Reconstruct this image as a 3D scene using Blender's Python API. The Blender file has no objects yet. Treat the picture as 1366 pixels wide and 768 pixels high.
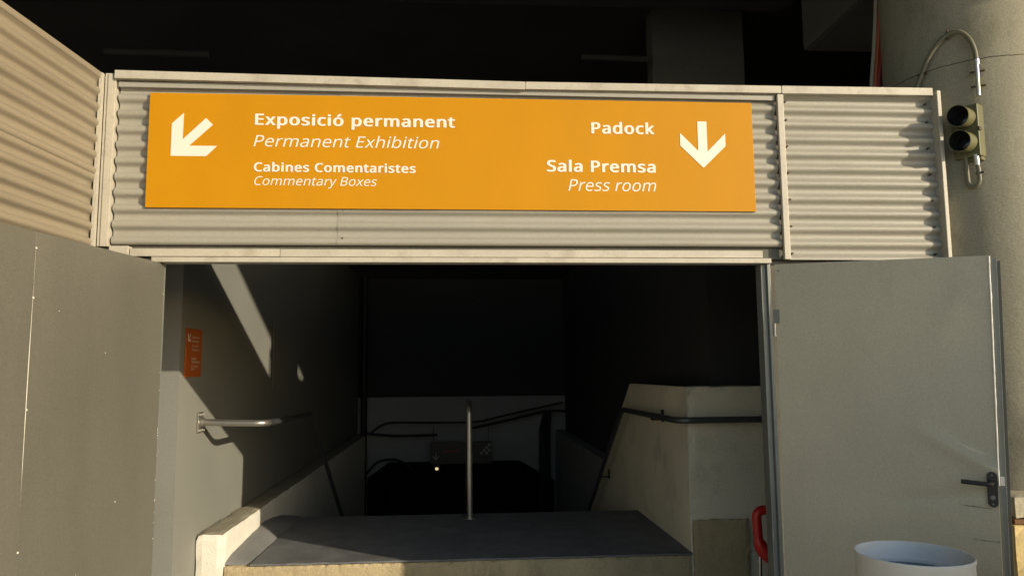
import bpy, bmesh, math, random
from mathutils import Vector, Matrix, noise
random.seed(7)
C = bpy.context.scene.collection
S = bpy.context.scene
PI = math.pi

# ------------------------------------------------------------------ camera
yaw, pitch, roll = math.radians(4.042), math.radians(6.2335), math.radians(-0.4603)
fw = Vector((math.sin(yaw)*math.cos(pitch), math.cos(yaw)*math.cos(pitch), math.sin(pitch)))
rt = Vector((math.cos(yaw), -math.sin(yaw), 0)); up = rt.cross(fw)
r2 = math.cos(roll)*rt + math.sin(roll)*up
u2 = -math.sin(roll)*rt + math.cos(roll)*up
cam = bpy.data.objects.new('camera', bpy.data.cameras.new('camera')); C.objects.link(cam)
M = Matrix((r2, u2, -fw)).transposed().to_4x4(); M.translation = (0, 0, 1.6)
cam.matrix_world = M
cam.data.sensor_width = 36; cam.data.lens = 36*1000/1366
cam.data.clip_start = .05; cam.data.clip_end = 6000
S.camera = cam

# ------------------------------------------------------------------ light
tosun = Vector((1.295, -1.0, .468)).normalized()
elev = math.asin(tosun.z)
w = bpy.data.worlds.new('World'); S.world = w; w.use_nodes = True
nt = w.node_tree; bg = nt.nodes['Background']
sky = nt.nodes.new('ShaderNodeTexSky'); sky.sky_type = 'NISHITA'; sky.sun_disc = False
sky.sun_elevation = elev; sky.sun_rotation = math.atan2(tosun.x, tosun.y)
nt.links.new(sky.outputs[0], bg.inputs[0]); bg.inputs[1].default_value = 0.15
sl = bpy.data.lights.new('sun', 'SUN'); sl.energy = 3.5; sl.angle = math.radians(.5); sl.color = (1, .87, .66)
sun = bpy.data.objects.new('sun', sl); C.objects.link(sun)
sun.rotation_euler = tosun.to_track_quat('Z', 'Y').to_euler(); sun.location = (20, -15, 12)
S.view_settings.view_transform = 'Standard'; S.view_settings.look = 'None'
S.view_settings.exposure = 0.4; S.view_settings.gamma = 1

# ------------------------------------------------------------------ materials
def mat(name, col, rough=.6, metal=0, var=.12, scale=3.0, bump=0.0, bscale=60, stain=0.0, stain_col=(.05,.04,.03),
        stain_scale=1.5, streak=(1,1,1), speck=0.0, spec=.5):
    m = bpy.data.materials.new(name); m.use_nodes = True
    n = m.node_tree.nodes; l = m.node_tree.links; b = n['Principled BSDF']
    b.inputs['Roughness'].default_value = rough; b.inputs['Metallic'].default_value = metal
    b.inputs['Specular IOR Level'].default_value = spec
    tc = n.new('ShaderNodeTexCoord'); mp = n.new('ShaderNodeMapping'); mp.inputs['Scale'].default_value = streak
    l.new(tc.outputs['Object'], mp.inputs[0])
    no = n.new('ShaderNodeTexNoise'); no.inputs['Scale'].default_value = scale; no.inputs['Detail'].default_value = 6
    l.new(mp.outputs[0], no.inputs['Vector'])
    rp = n.new('ShaderNodeValToRGB'); e = rp.color_ramp.elements
    e[0].position = .3; e[1].position = .7
    e[0].color = tuple(c*(1-var) for c in col)+(1,); e[1].color = tuple(min(1,c*(1+var)) for c in col)+(1,)
    l.new(no.outputs['Fac'], rp.inputs[0]); out = rp.outputs[0]
    if stain > 0:
        n2 = n.new('ShaderNodeTexNoise'); n2.inputs['Scale'].default_value = stain_scale; n2.inputs['Detail'].default_value = 9
        n2.inputs['Roughness'].default_value = .7
        l.new(mp.outputs[0], n2.inputs['Vector'])
        r3 = n.new('ShaderNodeValToRGB'); r3.color_ramp.elements[0].position = .52; r3.color_ramp.elements[1].position = .72
        r3.color_ramp.elements[0].color = (0,0,0,1); r3.color_ramp.elements[1].color = (stain,)*3+(1,)
        l.new(n2.outputs['Fac'], r3.inputs[0])
        mx = n.new('ShaderNodeMixRGB'); mx.inputs[2].default_value = tuple(stain_col)+(1,)
        l.new(r3.outputs[0], mx.inputs[0]); l.new(out, mx.inputs[1]); out = mx.outputs[0]
    if speck > 0:
        n4 = n.new('ShaderNodeTexNoise'); n4.inputs['Scale'].default_value = 140; n4.inputs['Detail'].default_value = 3
        l.new(tc.outputs['Object'], n4.inputs['Vector'])
        mx2 = n.new('ShaderNodeMixRGB'); mx2.blend_type = 'OVERLAY'; mx2.inputs[0].default_value = speck
        l.new(out, mx2.inputs[1]); l.new(n4.outputs['Fac'], mx2.inputs[2]); out = mx2.outputs[0]
    l.new(out, b.inputs['Base Color'])
    rr = n.new('ShaderNodeMapRange'); rr.inputs[3].default_value = max(.05, rough-.08); rr.inputs[4].default_value = min(1, rough+.1)
    l.new(no.outputs['Fac'], rr.inputs[0]); l.new(rr.outputs[0], b.inputs['Roughness'])
    if bump > 0:
        n3 = n.new('ShaderNodeTexNoise'); n3.inputs['Scale'].default_value = bscale; n3.inputs['Detail'].default_value = 5
        l.new(tc.outputs['Object'], n3.inputs['Vector'])
        bp = n.new('ShaderNodeBump'); bp.inputs['Strength'].default_value = bump; bp.inputs['Distance'].default_value = .01
        l.new(n3.outputs['Fac'], bp.inputs['Height']); l.new(bp.outputs[0], b.inputs['Normal'])
    return m

M_sheet = mat('painted_steel_sheet', (.325,.31,.262), .42, 0, .07, 2.0, .03, 30, stain=.35, stain_col=(.2,.16,.1), stain_scale=2.2, streak=(.5,1,3), speck=.15)
M_wing  = mat('weathered_steel_sheet', (.25,.215,.155), .5, 0, .12, 2.5, .04, 30, stain=.4, stain_col=(.14,.11,.07), stain_scale=2.5, streak=(1,.5,3), speck=.2)
M_trim  = mat('painted_trim', (.46,.425,.35), .45, 0, .07, 5, .03, 40, stain=.45, stain_col=(.2,.15,.09), stain_scale=7, speck=.15)
M_gap   = mat('dark_gap', (.02,.018,.015), .8)
M_orange= mat('orange_sign_enamel', (.51,.228,.001), .5, 0, .03, 4, .02, 20, speck=.08, spec=.2, stain=.12, stain_col=(.42,.20,.02), stain_scale=3, streak=(1,1,.4))
M_white = mat('white_vinyl', (.80,.72,.63), .5, 0, .02)
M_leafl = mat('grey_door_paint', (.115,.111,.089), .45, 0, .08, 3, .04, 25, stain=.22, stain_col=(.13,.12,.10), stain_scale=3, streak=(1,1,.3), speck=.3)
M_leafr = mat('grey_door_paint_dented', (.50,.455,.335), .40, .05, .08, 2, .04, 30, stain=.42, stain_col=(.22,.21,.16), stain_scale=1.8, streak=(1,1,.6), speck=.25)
M_bent  = mat('bare_bent_metal', (.75,.73,.68), .4, .3, .15, 14)
M_dot   = mat('chipped_paint', (.75,.72,.62), .5)
M_jamb  = mat('galvanised_jamb', (.20,.21,.19), .45, .2, .12, 6, .03, 40, stain=.5, stain_col=(.1,.1,.08), stain_scale=9, streak=(1,1,.3))
M_black = mat('black_plastic', (.02,.02,.02), .35)
M_tube  = mat('brushed_steel_tube', (.42,.40,.36), .32, .85, .08, 8)
M_railp = mat('grey_and_shaded_rail', (.11,.115,.12), .32, .5, .1, 8)
M_plast = mat('cream_plaster', (.80,.72,.54), .85, 0, .08, 1.6, .75, 70, stain=.4, stain_col=(.25,.22,.16), stain_scale=2.0, speck=.25)
M_pwall = mat('interior_wall_paint', (.205,.205,.18), .8, 0, .07, 1.2, .18, 120, stain=.15, stain_col=(.2,.19,.15), stain_scale=1.5, speck=.2)
M_whitep= mat('white_masonry_paint', (.74,.71,.62), .8, 0, .05, 4, .3, 70, stain=.25, stain_col=(.5,.45,.33), stain_scale=5, streak=(1,1,.35), speck=.15)
M_ptop  = mat('bare_cement_top', (.33,.30,.22), .9, 0, .15, 5, .3, 60, speck=.4)
M_mort  = mat('grey_floor_paint_fillet', (.21,.21,.205), .6, 0, .12, 4, .2, 60, speck=.3)
M_slab  = mat('grey_rubber_floor', (.155,.157,.158), .75, 0, .2, 5, .45, 160, stain=.55, stain_col=(.25,.24,.21), stain_scale=4, speck=.6)
M_riser = mat('ochre_stone_edge', (.47,.375,.215), .85, 0, .16, 4, .6, 50, stain=.7, stain_col=(.24,.19,.11), stain_scale=6, streak=(1,1,.35), speck=.4)
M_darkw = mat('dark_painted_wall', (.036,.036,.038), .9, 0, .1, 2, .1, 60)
M_conc  = mat('column_concrete', (.285,.268,.20), .85, 0, .16, 2.2, .14, 45, stain=.7, stain_col=(.13,.125,.08), stain_scale=2.6, streak=(1,1,.6), speck=.45)
M_dconc = mat('sooty_concrete', (.12,.115,.095), .9, 0, .2, 2, .3, 40, stain=.4, stain_col=(.05,.05,.04), stain_scale=2, speck=.4)
M_grey  = mat('grey_wall_paint', (.33,.33,.33), .85, 0, .08, 2, .1, 60, speck=.2)
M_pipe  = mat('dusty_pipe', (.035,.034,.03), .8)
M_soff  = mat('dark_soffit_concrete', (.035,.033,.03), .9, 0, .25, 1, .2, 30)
M_olive = mat('olive_lamp_housing', (.125,.12,.052), .5, 0, .08, 10, .04, 60, stain=.3, stain_col=(.12,.11,.05), stain_scale=14)
M_lens  = mat('dark_lamp_glass', (.012,.012,.014), .12)
M_cond  = mat('grey_olive_conduit', (.16,.15,.10), .5, 0, .15, 12, .05, 60)
M_zinc  = mat('zinc_conduit', (.62,.60,.52), .35, .6, .1, 18)
M_clamp = mat('rusty_clamp', (.06,.04,.025), .7)
M_cred  = mat('red_cable', (.28,.02,.015), .5)
M_corg  = mat('orange_cable', (.40,.09,.03), .5)
M_cgry  = mat('pale_cable', (.30,.28,.22), .5)
M_cblk  = mat('black_cable', (.008,.008,.008), .6)
M_chair = mat('red_chair_plastic', (.50,.018,.012), .35, 0, .06, 6)
M_chrome= mat('chair_leg_steel', (.5,.5,.5), .25, .9)
M_bin   = mat('white_drum_plastic', (.62,.60,.55), .45, 0, .05, 6, .03, 30, stain=.25, stain_col=(.4,.37,.3), stain_scale=6)
M_binin = mat('pale_blue_drum_lining', (.62,.645,.64), .6, 0, .06, 6, .03, 30, stain=.25, stain_col=(.3,.33,.33), stain_scale=9)
M_binfl = mat('dirty_drum_bottom', (.16,.20,.22), .5, 0, .3, 9, .1, 40)
M_osign = mat('small_orange_sign', (.40,.095,.012), .5, 0, .05, 5)
M_faint = mat('faded_white_print', (.62,.56,.46), .6)
M_ground= mat('concrete_ground', (.50,.465,.39), .9, 0, .12, .8, .3, 60, speck=.4)
M_stone = mat('pale_stone_block', (.45,.41,.30), .85, 0, .12, 5, .4, 50, stain=.4, stain_col=(.35,.28,.15), stain_scale=8)
M_brown = mat('rust_brown_strip', (.14,.065,.02), .8, 0, .2, 9)
M_yell  = mat('ochre_render', (.60,.47,.22), .85, 0, .15, 5, .4, 50)
M_board = mat('dark_sign_board', (.05,.035,.03), .5)
M_bred  = mat('dark_red_print', (.20,.035,.02), .5)
M_bgry  = mat('grey_print', (.30,.29,.28), .5)
M_glow  = bpy.data.materials.new('reflection_glow'); M_glow.use_nodes = True
_b = M_glow.node_tree.nodes['Principled BSDF']; _b.inputs['Emission Color'].default_value = (1,.75,.4,1); _b.inputs['Emission Strength'].default_value = .7  # emission stands in for a reflection

# ------------------------------------------------------------------ helpers
WL = {}
def tag(o, label, cat, group=None):
    o['label'] = label; o['category'] = cat
    if group: o['group'] = group
    return o
def thing(name, label, cat, loc, group=None):
    o = bpy.data.objects.new(name, None); C.objects.link(o); o.location = loc; o.empty_display_size = .1
    WL[o] = Vector(loc); return tag(o, label, cat, group)
def obj(name, bm, m, parent=None, smooth=False, pivot=None, mats=None):
    bmesh.ops.recalc_face_normals(bm, faces=bm.faces)
    if pivot is None:
        xs = [v.co for v in bm.verts]
        lo = [min(c[i] for c in xs) for i in range(3)]; hi = [max(c[i] for c in xs) for i in range(3)]
        pivot = Vector(((lo[0]+hi[0])/2, (lo[1]+hi[1])/2, lo[2]))
    pivot = Vector(pivot)
    for v in bm.verts: v.co -= pivot
    me = bpy.data.meshes.new(name); bm.to_mesh(me); bm.free()
    if smooth:
        for p in me.polygons: p.use_smooth = True
        me.set_sharp_from_angle(angle=math.radians(38))
    for mm in (mats or [m]): me.materials.append(mm)
    o = bpy.data.objects.new(name, me); C.objects.link(o)
    WL[o] = pivot.copy()
    if parent is not None:
        o.parent = parent; o.location = pivot - WL[parent]
    else: o.location = pivot
    return o
def BM(): return bmesh.new()
def box(bm, x0, x1, y0, y1, z0, z1, bev=0, mtx=None):
    vs = [bm.verts.new(p) for p in ((x0,y0,z0),(x1,y0,z0),(x1,y1,z0),(x0,y1,z0),(x0,y0,z1),(x1,y0,z1),(x1,y1,z1),(x0,y1,z1))]
    fs = [bm.faces.new([vs[i] for i in q]) for q in ((0,3,2,1),(4,5,6,7),(0,1,5,4),(1,2,6,5),(2,3,7,6),(3,0,4,7))]
    if bev > 0:
        es = {e for f in fs for e in f.edges}
        r = bmesh.ops.bevel(bm, geom=list(es), offset=bev, segments=2, affect='EDGES', profile=.6)
        vs = list({v for f in r['faces'] for v in f.verts} | {v for v in vs if v.is_valid})
    if mtx is not None:
        for v in vs: v.co = mtx @ v.co
    return bm
def bx(*a, **k): return box(BM(), *a, **k)
def rough_box(x0, x1, y0, y1, z0, z1, step=.06, amp=.004, edge=.006, f=7, cap=60):
    """box with a fine grid on every face and slightly broken, wavering edges"""
    bm = BM(); n = [max(1, min(cap, int(round((b-a)/step)))) for a, b in ((x0,x1),(y0,y1),(z0,z1))]
    cache = {}
    def V(i, j, k):
        key = (i,j,k)
        if key not in cache:
            p = Vector((x0+(x1-x0)*i/n[0], y0+(y1-y0)*j/n[1], z0+(z1-z0)*k/n[2]))
            c = Vector(((x0+x1)/2,(y0+y1)/2,(z0+z1)/2))
            ex = [i in (0,n[0]), j in (0,n[1]), k in (0,n[2])]
            d = noise.noise_vector(p*f)*amp
            if sum(ex) >= 2:
                q = Vector([(-1 if p[t] > c[t] else 1) if ex[t] else 0 for t in range(3)])
                d += q*edge*(.35+abs(noise.noise(p*23))*1.6)
            cache[key] = bm.verts.new(p+d)
        return cache[key]
    for a, b, c in ((0,1,2),(1,2,0),(2,0,1)):
        for s in (0, n[c]):
            for i in range(n[a]):
                for j in range(n[b]):
                    q = []
                    for di, dj in ((0,0),(1,0),(1,1),(0,1)):
                        t = [0,0,0]; t[a] = i+di; t[b] = j+dj; t[c] = s; q.append(V(*t))
                    bm.faces.new(q)
    return bm
def fillet(pts, r, n=8):
    pts = [Vector(p) for p in pts]; out = [pts[0]]
    for i in range(1, len(pts)-1):
        p, a, b = pts[i], pts[i-1], pts[i+1]
        da, db = (a-p), (b-p); rr = min(r, da.length*.49, db.length*.49)
        A = p+da.normalized()*rr; B = p+db.normalized()*rr
        for k in range(n+1):
            t = k/n; out.append(A*(1-t)**2 + p*2*t*(1-t) + B*t*t)
    out.append(pts[-1]); return out
def tube(bm, pts, r, seg=14, caps=True):
    pts = [Vector(p) for p in pts]; rings = []
    nrm = None
    for i, p in enumerate(pts):
        t = (pts[min(i+1, len(pts)-1)]-pts[max(i-1, 0)]).normalized()
        if nrm is None:
            nrm = t.cross(Vector((0,0,1))) if abs(t.z) < .9 else t.cross(Vector((1,0,0)))
        nrm = (nrm - t*nrm.dot(t)).normalized(); b = t.cross(nrm)
        rr = r[i] if isinstance(r, (list, tuple)) else r
        rings.append([bm.verts.new(p+(nrm*math.cos(a)+b*math.sin(a))*rr) for a in [2*PI*k/seg for k in range(seg)]])
    for A, B in zip(rings, rings[1:]):
        for k in range(seg): bm.faces.new((A[k], A[(k+1)%seg], B[(k+1)%seg], B[k]))
    if caps: bm.faces.new(rings[0][::-1]); bm.faces.new(rings[-1])
    return bm
def lathe(bm, prof, c, seg=48):
    rings = []
    for r, z in prof: rings.append([bm.verts.new((c[0]+r*math.cos(2*PI*k/seg), c[1]+r*math.sin(2*PI*k/seg), c[2]+z)) for k in range(seg)])
    for A, B in zip(rings, rings[1:]):
        for k in range(seg): bm.faces.new((A[k], A[(k+1)%seg], B[(k+1)%seg], B[k]))
    return rings
def prism(bm, poly, axis, a, b):
    """poly: 2-D points in the plane normal to axis, pushed from a to b"""
    def P(u, v, t): return {'x': (t,u,v), 'y': (u,t,v), 'z': (u,v,t)}[axis]
    A = [bm.verts.new(P(u, v, a)) for u, v in poly]; B = [bm.verts.new(P(u, v, b)) for u, v in poly]
    bm.faces.new(A); bm.faces.new(B[::-1]); n = len(poly)
    for i in range(n): bm.faces.new((A[i], B[i], B[(i+1)%n], A[(i+1)%n]))
    return bm
def kind(o, k): o['kind'] = k; return o
def struct(name, bm, m, **k): return kind(obj(name, bm, m, **k), 'structure')

# ------------------------------------------------------------------ setting: ground, deck above, far walls
g = BM()
for x0, x1, y0, y1 in ((-3000,3000,-3000,5.6),(-3000,-1.66,5.6,14.0),(1.94,3000,5.6,14.0),(-3000,3000,14.0,3000)):
    g.faces.new([g.verts.new(p) for p in ((x0,y0,0),(x1,y0,0),(x1,y1,0),(x0,y1,0))])
bmesh.ops.remove_doubles(g, verts=g.verts, dist=.001)
struct('ground', g, M_ground)
deck = thing('grandstand_deck', 'dark concrete underside of the grandstand above the entrance', 'grandstand', (0, 11, 5.17))
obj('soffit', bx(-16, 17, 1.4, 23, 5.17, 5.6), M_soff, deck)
for a in ((-16,8.1,4.985,5.6),(8.75,17,4.985,5.6),(8.1,8.75,4.985,5.18),(8.1,8.75,5.32,5.6)):  # opening added in the beam to let a sun patch onto the passage wall
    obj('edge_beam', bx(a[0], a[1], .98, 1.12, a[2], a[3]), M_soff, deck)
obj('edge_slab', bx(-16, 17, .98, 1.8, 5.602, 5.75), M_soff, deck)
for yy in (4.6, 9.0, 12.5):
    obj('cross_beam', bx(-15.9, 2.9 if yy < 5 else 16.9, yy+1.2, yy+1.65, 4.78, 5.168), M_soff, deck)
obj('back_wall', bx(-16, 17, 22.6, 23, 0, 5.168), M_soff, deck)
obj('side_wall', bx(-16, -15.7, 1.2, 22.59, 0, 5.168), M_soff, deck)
obj('side_wall', bx(16.7, 17, 1.2, 22.59, 0, 5.168), M_soff, deck)
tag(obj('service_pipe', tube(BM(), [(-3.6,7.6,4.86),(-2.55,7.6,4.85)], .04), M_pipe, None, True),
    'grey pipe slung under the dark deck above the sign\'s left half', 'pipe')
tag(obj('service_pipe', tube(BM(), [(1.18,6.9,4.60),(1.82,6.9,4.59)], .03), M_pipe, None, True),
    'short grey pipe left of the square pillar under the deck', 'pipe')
tag(obj('square_pillar', rough_box(1.90, 2.84, 7.0, 7.22, 3.305, 5.168, .25, .006, .01), M_dconc, None),
    'dim square concrete pillar rising behind the top of the cladding', 'pillar')
tag(obj('concrete_beam', bx(2.95, 4.6, 2.9, 6.02, 4.30, 5.168, bev=.05), M_dconc, None),
    'heavy concrete beam with rounded edge beside the round column', 'beam')
# unseen wall added beyond the column to hold the sun back from the passage
fl = thing('added_flank_wall', 'unseen concrete wall added right of the round column to block the sun', 'wall', (9.5, 4.4, 0))
obj('added_wall_panel', bx(3.95, 16.69, 4.3, 4.5, 0, 3.62), M_conc, fl)
obj('pier', bx(5.2, 16.69, 4.25, 4.55, 3.622, 5.166), M_conc, fl)  # unseen pier added with the wall to block the sun

# ------------------------------------------------------------------ stairwell and passage
pl = struct('passage_wall', bx(-2.25, -1.85, 5.14, 14.0, -4.6, 3.35), M_pwall)
struct('left_back_wall', bx(-2.9, -2.26, 5.14, 5.3, 0, 3.35), M_pwall)
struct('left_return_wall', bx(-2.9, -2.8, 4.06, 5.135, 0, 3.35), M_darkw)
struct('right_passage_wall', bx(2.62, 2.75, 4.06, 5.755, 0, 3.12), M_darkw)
struct('right_dark_wall', bx(1.95, 2.8, 5.757, 6.6, 0, 2.72), M_darkw)  # front part lowered so the sun patch from the beam opening passes over
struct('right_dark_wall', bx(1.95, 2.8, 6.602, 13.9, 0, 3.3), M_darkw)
ew = thing('end_wall', 'dark wall at the far end of the passage with a grey painted lower band', 'wall', (0,14,-.05))
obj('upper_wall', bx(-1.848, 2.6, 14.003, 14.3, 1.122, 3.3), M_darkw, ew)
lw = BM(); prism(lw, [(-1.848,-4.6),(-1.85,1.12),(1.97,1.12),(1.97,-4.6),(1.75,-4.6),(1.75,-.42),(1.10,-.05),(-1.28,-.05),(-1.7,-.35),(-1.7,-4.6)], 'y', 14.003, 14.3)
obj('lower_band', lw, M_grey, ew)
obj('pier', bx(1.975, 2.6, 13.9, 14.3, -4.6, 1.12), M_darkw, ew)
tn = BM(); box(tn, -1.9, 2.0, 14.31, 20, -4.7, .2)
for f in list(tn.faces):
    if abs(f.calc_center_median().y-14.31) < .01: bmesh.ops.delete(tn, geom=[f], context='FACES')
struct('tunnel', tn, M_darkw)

pp = tag(obj('parapet', rough_box(-1.848, -1.65, 5.555, 13.99, -4.6, .475, .05, .005, .011, cap=170), M_whitep, None, mats=[M_whitep, M_ptop]),
    'low white painted parapet running back along the left of the steps', 'parapet')
for f in pp.data.polygons:
    if f.normal.z > .8: f.material_index = 1
tag(obj('parapet', rough_box(1.762, 1.94, 5.85, 13.99, -4.6, .50, .12, .004, .006, cap=80), M_grey, None),
    'grey far parapet on the right side of the descending steps', 'parapet')
# stair platform: rubber floor, ochre edge, steps going down behind
pf = thing('stair_platform', 'grey floored landing with an ochre stone edge at the head of the steps', 'landing', (.1, 5.56, 0))
fl_ = BM(); nx, ny = 64, 34
x0, x1, y0, y1 = -1.465, 1.70, 5.556, 7.25
vv = [[fl_.verts.new((x0+(x1-x0)*i/nx, y0+(y1-y0)*j/ny + (-.006+.006*noise.noise(Vector((i*.9,0,3))) if j == 0 else 0),
       .262+.0025*noise.noise(Vector((i*.35,j*.35,0))) - (.004*abs(noise.noise(Vector((i*.8,0,1)))) if j == 0 else 0))) for j in range(ny+1)] for i in range(nx+1)]
for i in range(nx):
    for j in range(ny): fl_.faces.new((vv[i][j], vv[i+1][j], vv[i+1][j+1], vv[i][j+1]))
r = bmesh.ops.extrude_face_region(fl_, geom=list(fl_.faces))
for v in [e for e in r['geom'] if isinstance(e, bmesh.types.BMVert)]: v.co.z -= .012
obj('floor_covering', fl_, M_slab, pf)
obj('front_edge', rough_box(-1.648, 1.70, 5.56, 5.70, 0, .248, .03, .004, .010, cap=110), M_riser, pf)
obj('base_slab', bx(-1.46, 1.695, 5.71, 7.25, 0, .246), M_dconc, pf)
st = BM()
for k in range(25):
    box(st, -1.649, 1.695, 7.252+k*.262, 7.252+(k+1)*.262-.001, -4.6, .25-(k+1)*.17)
kind(obj('step_flight', st, M_dconc, pf), 'stuff')
# mortar fillet between parapet and landing: rounded nose, rising to the back
mf = BM(); secs = []
for j in range(44):
    t = (j/43)**1.4; y = 5.585+t*1.75
    top = .285+.06*min(1, t*1.6)-.075*max(0, (t-.6)/.4)**1.5
    k = min(1, t/.10); nose = math.sqrt(1-(1-k)**2); top = .252+(top-.252)*nose
    row = []
    for i in range(11):
        u = i/10; x = -1.655+(.115+.08*nose)*u
        z = .249+(top-.249)*(1-u**1.7)+.003*noise.noise(Vector((x*9,y*7,0)))
        if i == 10: z = .243
        row.append(mf.verts.new((x, y, z)))
    secs.append(row)
for A, B in zip(secs, secs[1:]):
    for i in range(10): mf.faces.new((A[i], A[i+1], B[i+1], B[i]))
obj('mortar_fillet', mf, M_mort, pf, True)
# tall wall on the right of the landing with a sloping top following the steps
tw = thing('stair_wall', 'tall cream rendered wall right of the landing with a sloping far top', 'wall', (2.1, 5.6, 0))
def plate(poly, xa, xb, step=.09):
    bm = BM(); prism(bm, poly, 'x', xa, xb); return bm
obj('side_wall', plate([(5.58,-4.5),(5.58,1.462),(7.46,1.455),(10.07,-.24),(13.9,-2.75),(13.9,-4.5)], 1.70, 1.76), M_plast, tw)
obj('front_wall', rough_box(1.702, 2.615, 5.575, 5.75, 0, 1.467, .05, .004, .007), M_plast, tw)
tag(obj('stone_block', rough_box(1.705, 2.13, 5.535, 5.574, 0, .50, .03, .003, .008), M_riser, None),
    'ochre stone slab standing against the foot of the tall cream wall', 'stone block')

# ------------------------------------------------------------------ handrails
def rail(name, label, pts, r, m, fr=.12):
    t = thing(name, label, 'handrail', pts[0], 'handrails of the steps')
    obj('rail_tube', tube(BM(), fillet(pts, fr, 10), r, 20), m, t, True)
    return t
lr = thing('handrail', 'steel handrail bolted to the left wall and bending down along the steps', 'handrail', (-1.85,5.55,1.25), 'handrails of the steps')
P = fillet([(-1.825,5.55,1.247),(-1.385,5.55,1.235),(-1.40,7.3,1.195),(-1.40,9.9,-.5)], .09, 10)
k0 = 12
obj('rail_tube', tube(BM(), P[:k0], .024, 22), M_tube, lr, True)
obj('rail_tube', tube(BM(), P[k0-1:], .0235, 20), M_railp, lr, True)  # same rail, darker beyond the bend: shade put into its colour
obj('wall_flange', bx(-1.849, -1.835, 5.50, 5.60, 1.175, 1.32, bev=.004), M_tube, lr)
obj('flange_collar', tube(BM(), [(-1.835,5.55,1.247),(-1.815,5.55,1.247)], .034, 20), M_tube, lr, True)
for dy, dz in ((-.034,.055),(.034,.055),(-.034,-.055),(.034,-.055)):
    obj('bolt', tube(BM(), [(-1.835,5.55+dy,1.247+dz),(-1.82,5.55+dy,1.247+dz)], .008, 6), M_zinc, lr)
rr_ = rail('handrail', 'dark grey handrail wrapping the corner of the tall cream wall', [(2.6,5.47,1.225),(1.60,5.47,1.222),(1.60,7.38,1.205),(1.60,9.9,-.42)], .024, M_railp, .10)
for x, y, z in ((1.62, 6.25, 1.21), (1.62, 8.6, .42)):
    obj('bracket', tube(BM(), fillet([(1.705,y,z-.03),(1.60,y,z-.03),(1.60,y,z-.01)], .02, 5), .008, 8), M_black, rr_, True)
    obj('bracket_plate', bx(1.69, 1.70, y-.03, y+.03, z-.05, z+.05), M_black, rr_)
cr = rail('handrail', 'free standing steel handrail post in the middle of the landing', [(.096,7.03,.262),(.090,7.03,1.285),(.09,7.33,1.30),(.09,9.8,-.32)], .026, M_tube, .11)
obj('base_flange', tube(BM(), [(.096,7.03,.262),(.096,7.03,.27)], .065, 24), M_tube, cr)

# ------------------------------------------------------------------ far cables, pipe, hanging sign
tag(obj('drain_pipe', tube(BM(), [(-1.70,13.6,3.3),(-1.68,13.6,-1.8)], .055), M_cblk, None, True),
    'thick black vertical pipe in the far left corner of the passage', 'pipe')
def cable(label, pts, r, m, group=None, fr=.2):
    return tag(obj('cable', tube(BM(), fillet(pts, fr, 6), r, 8), m, None, True), label, 'cable', group)
cable('black cable looping along the far wall above the hanging sign', [(-1.62,13.7,.47),(-1.35,13.8,.68),(.3,13.8,.66),(1.0,13.8,.82),(1.9,13.85,1.0)], .018, M_cblk)
cable('black cable sagging left of the hanging sign on the far wall', [(-1.66,13.7,.50),(-1.2,13.75,.44),(-.4,13.75,.45)], .022, M_cblk)
cable('black cable rising right of the hanging sign to the far corner', [(.2,13.75,.56),(.9,13.75,.70),(1.5,13.75,.84),(1.70,13.7,.86),(2.3,13.6,.84)], .022, M_cblk)
for k, (dx, wd) in enumerate(((0,'leftmost'),(.055,'second'),(.11,'third'),(.16,'rightmost'))):
    cable(wd+' black cable from the left in the bundle hanging at the far right corner', [(1.55+dx*.6,13.7,.84),(1.46+dx,13.7,.55),(1.44+dx,13.65,-1.8)], .024, M_cblk, 'bundle of black cables in the far right corner')
cable('black hose arching over the left edge of the dark stair opening', [(-1.64,13.7,-.2),(-1.45,13.7,.02),(-1.05,13.7,.05),(-.7,13.75,-.3)], .02, M_cblk)
hs = thing('hanging_sign', 'dark sign board with red print and checks above the far opening', 'sign', (.03,13.2,.0))
obj('board', bx(-.50, .56, 13.2, 13.24, .0, .38, bev=.004), M_board, hs)
obj('red_band', bx(-.30, .0, 13.194, 13.199, .20, .24), M_bred, hs)
ck = BM()
for i in range(4):
    for j in range(4):
        if (i+j) % 2 == 0 and i+(3-j) > 1 : box(ck, .36+i*.045, .36+i*.045+.043, 13.194, 13.199, .16+j*.045, .16+j*.045+.043)
obj('checker_print', ck, M_bgry, hs)
ar = BM()
prism(ar, [(-.405,.07),(-.46,.125),(-.46,.15),(-.414,.108),(-.414,.19),(-.396,.19),(-.396,.108),(-.35,.15),(-.35,.125)], 'y', 13.194, 13.199)
obj('arrow_symbol', ar, M_bgry, hs)
for x in (-.45, .5): obj('hanger', tube(BM(), [(x,13.22,.38),(x,13.22,.66)], .006, 6), M_cblk, hs)
glint = thing('reflection_spot', 'tiny glow standing for a reflection under the left end of the hanging sign', 'reflection', (-.39,13.1,-.10))  # glow added where a bright reflection shows, no light fitting there
obj('glint_block', bx(-.41, -.36, 13.1, 13.14, -.085, -.045, bev=.01), M_glow, glint)
obj('glint_back', bx(-.44, -.33, 13.142, 13.17, -.12, -.0, bev=.006), M_black, glint)

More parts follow.
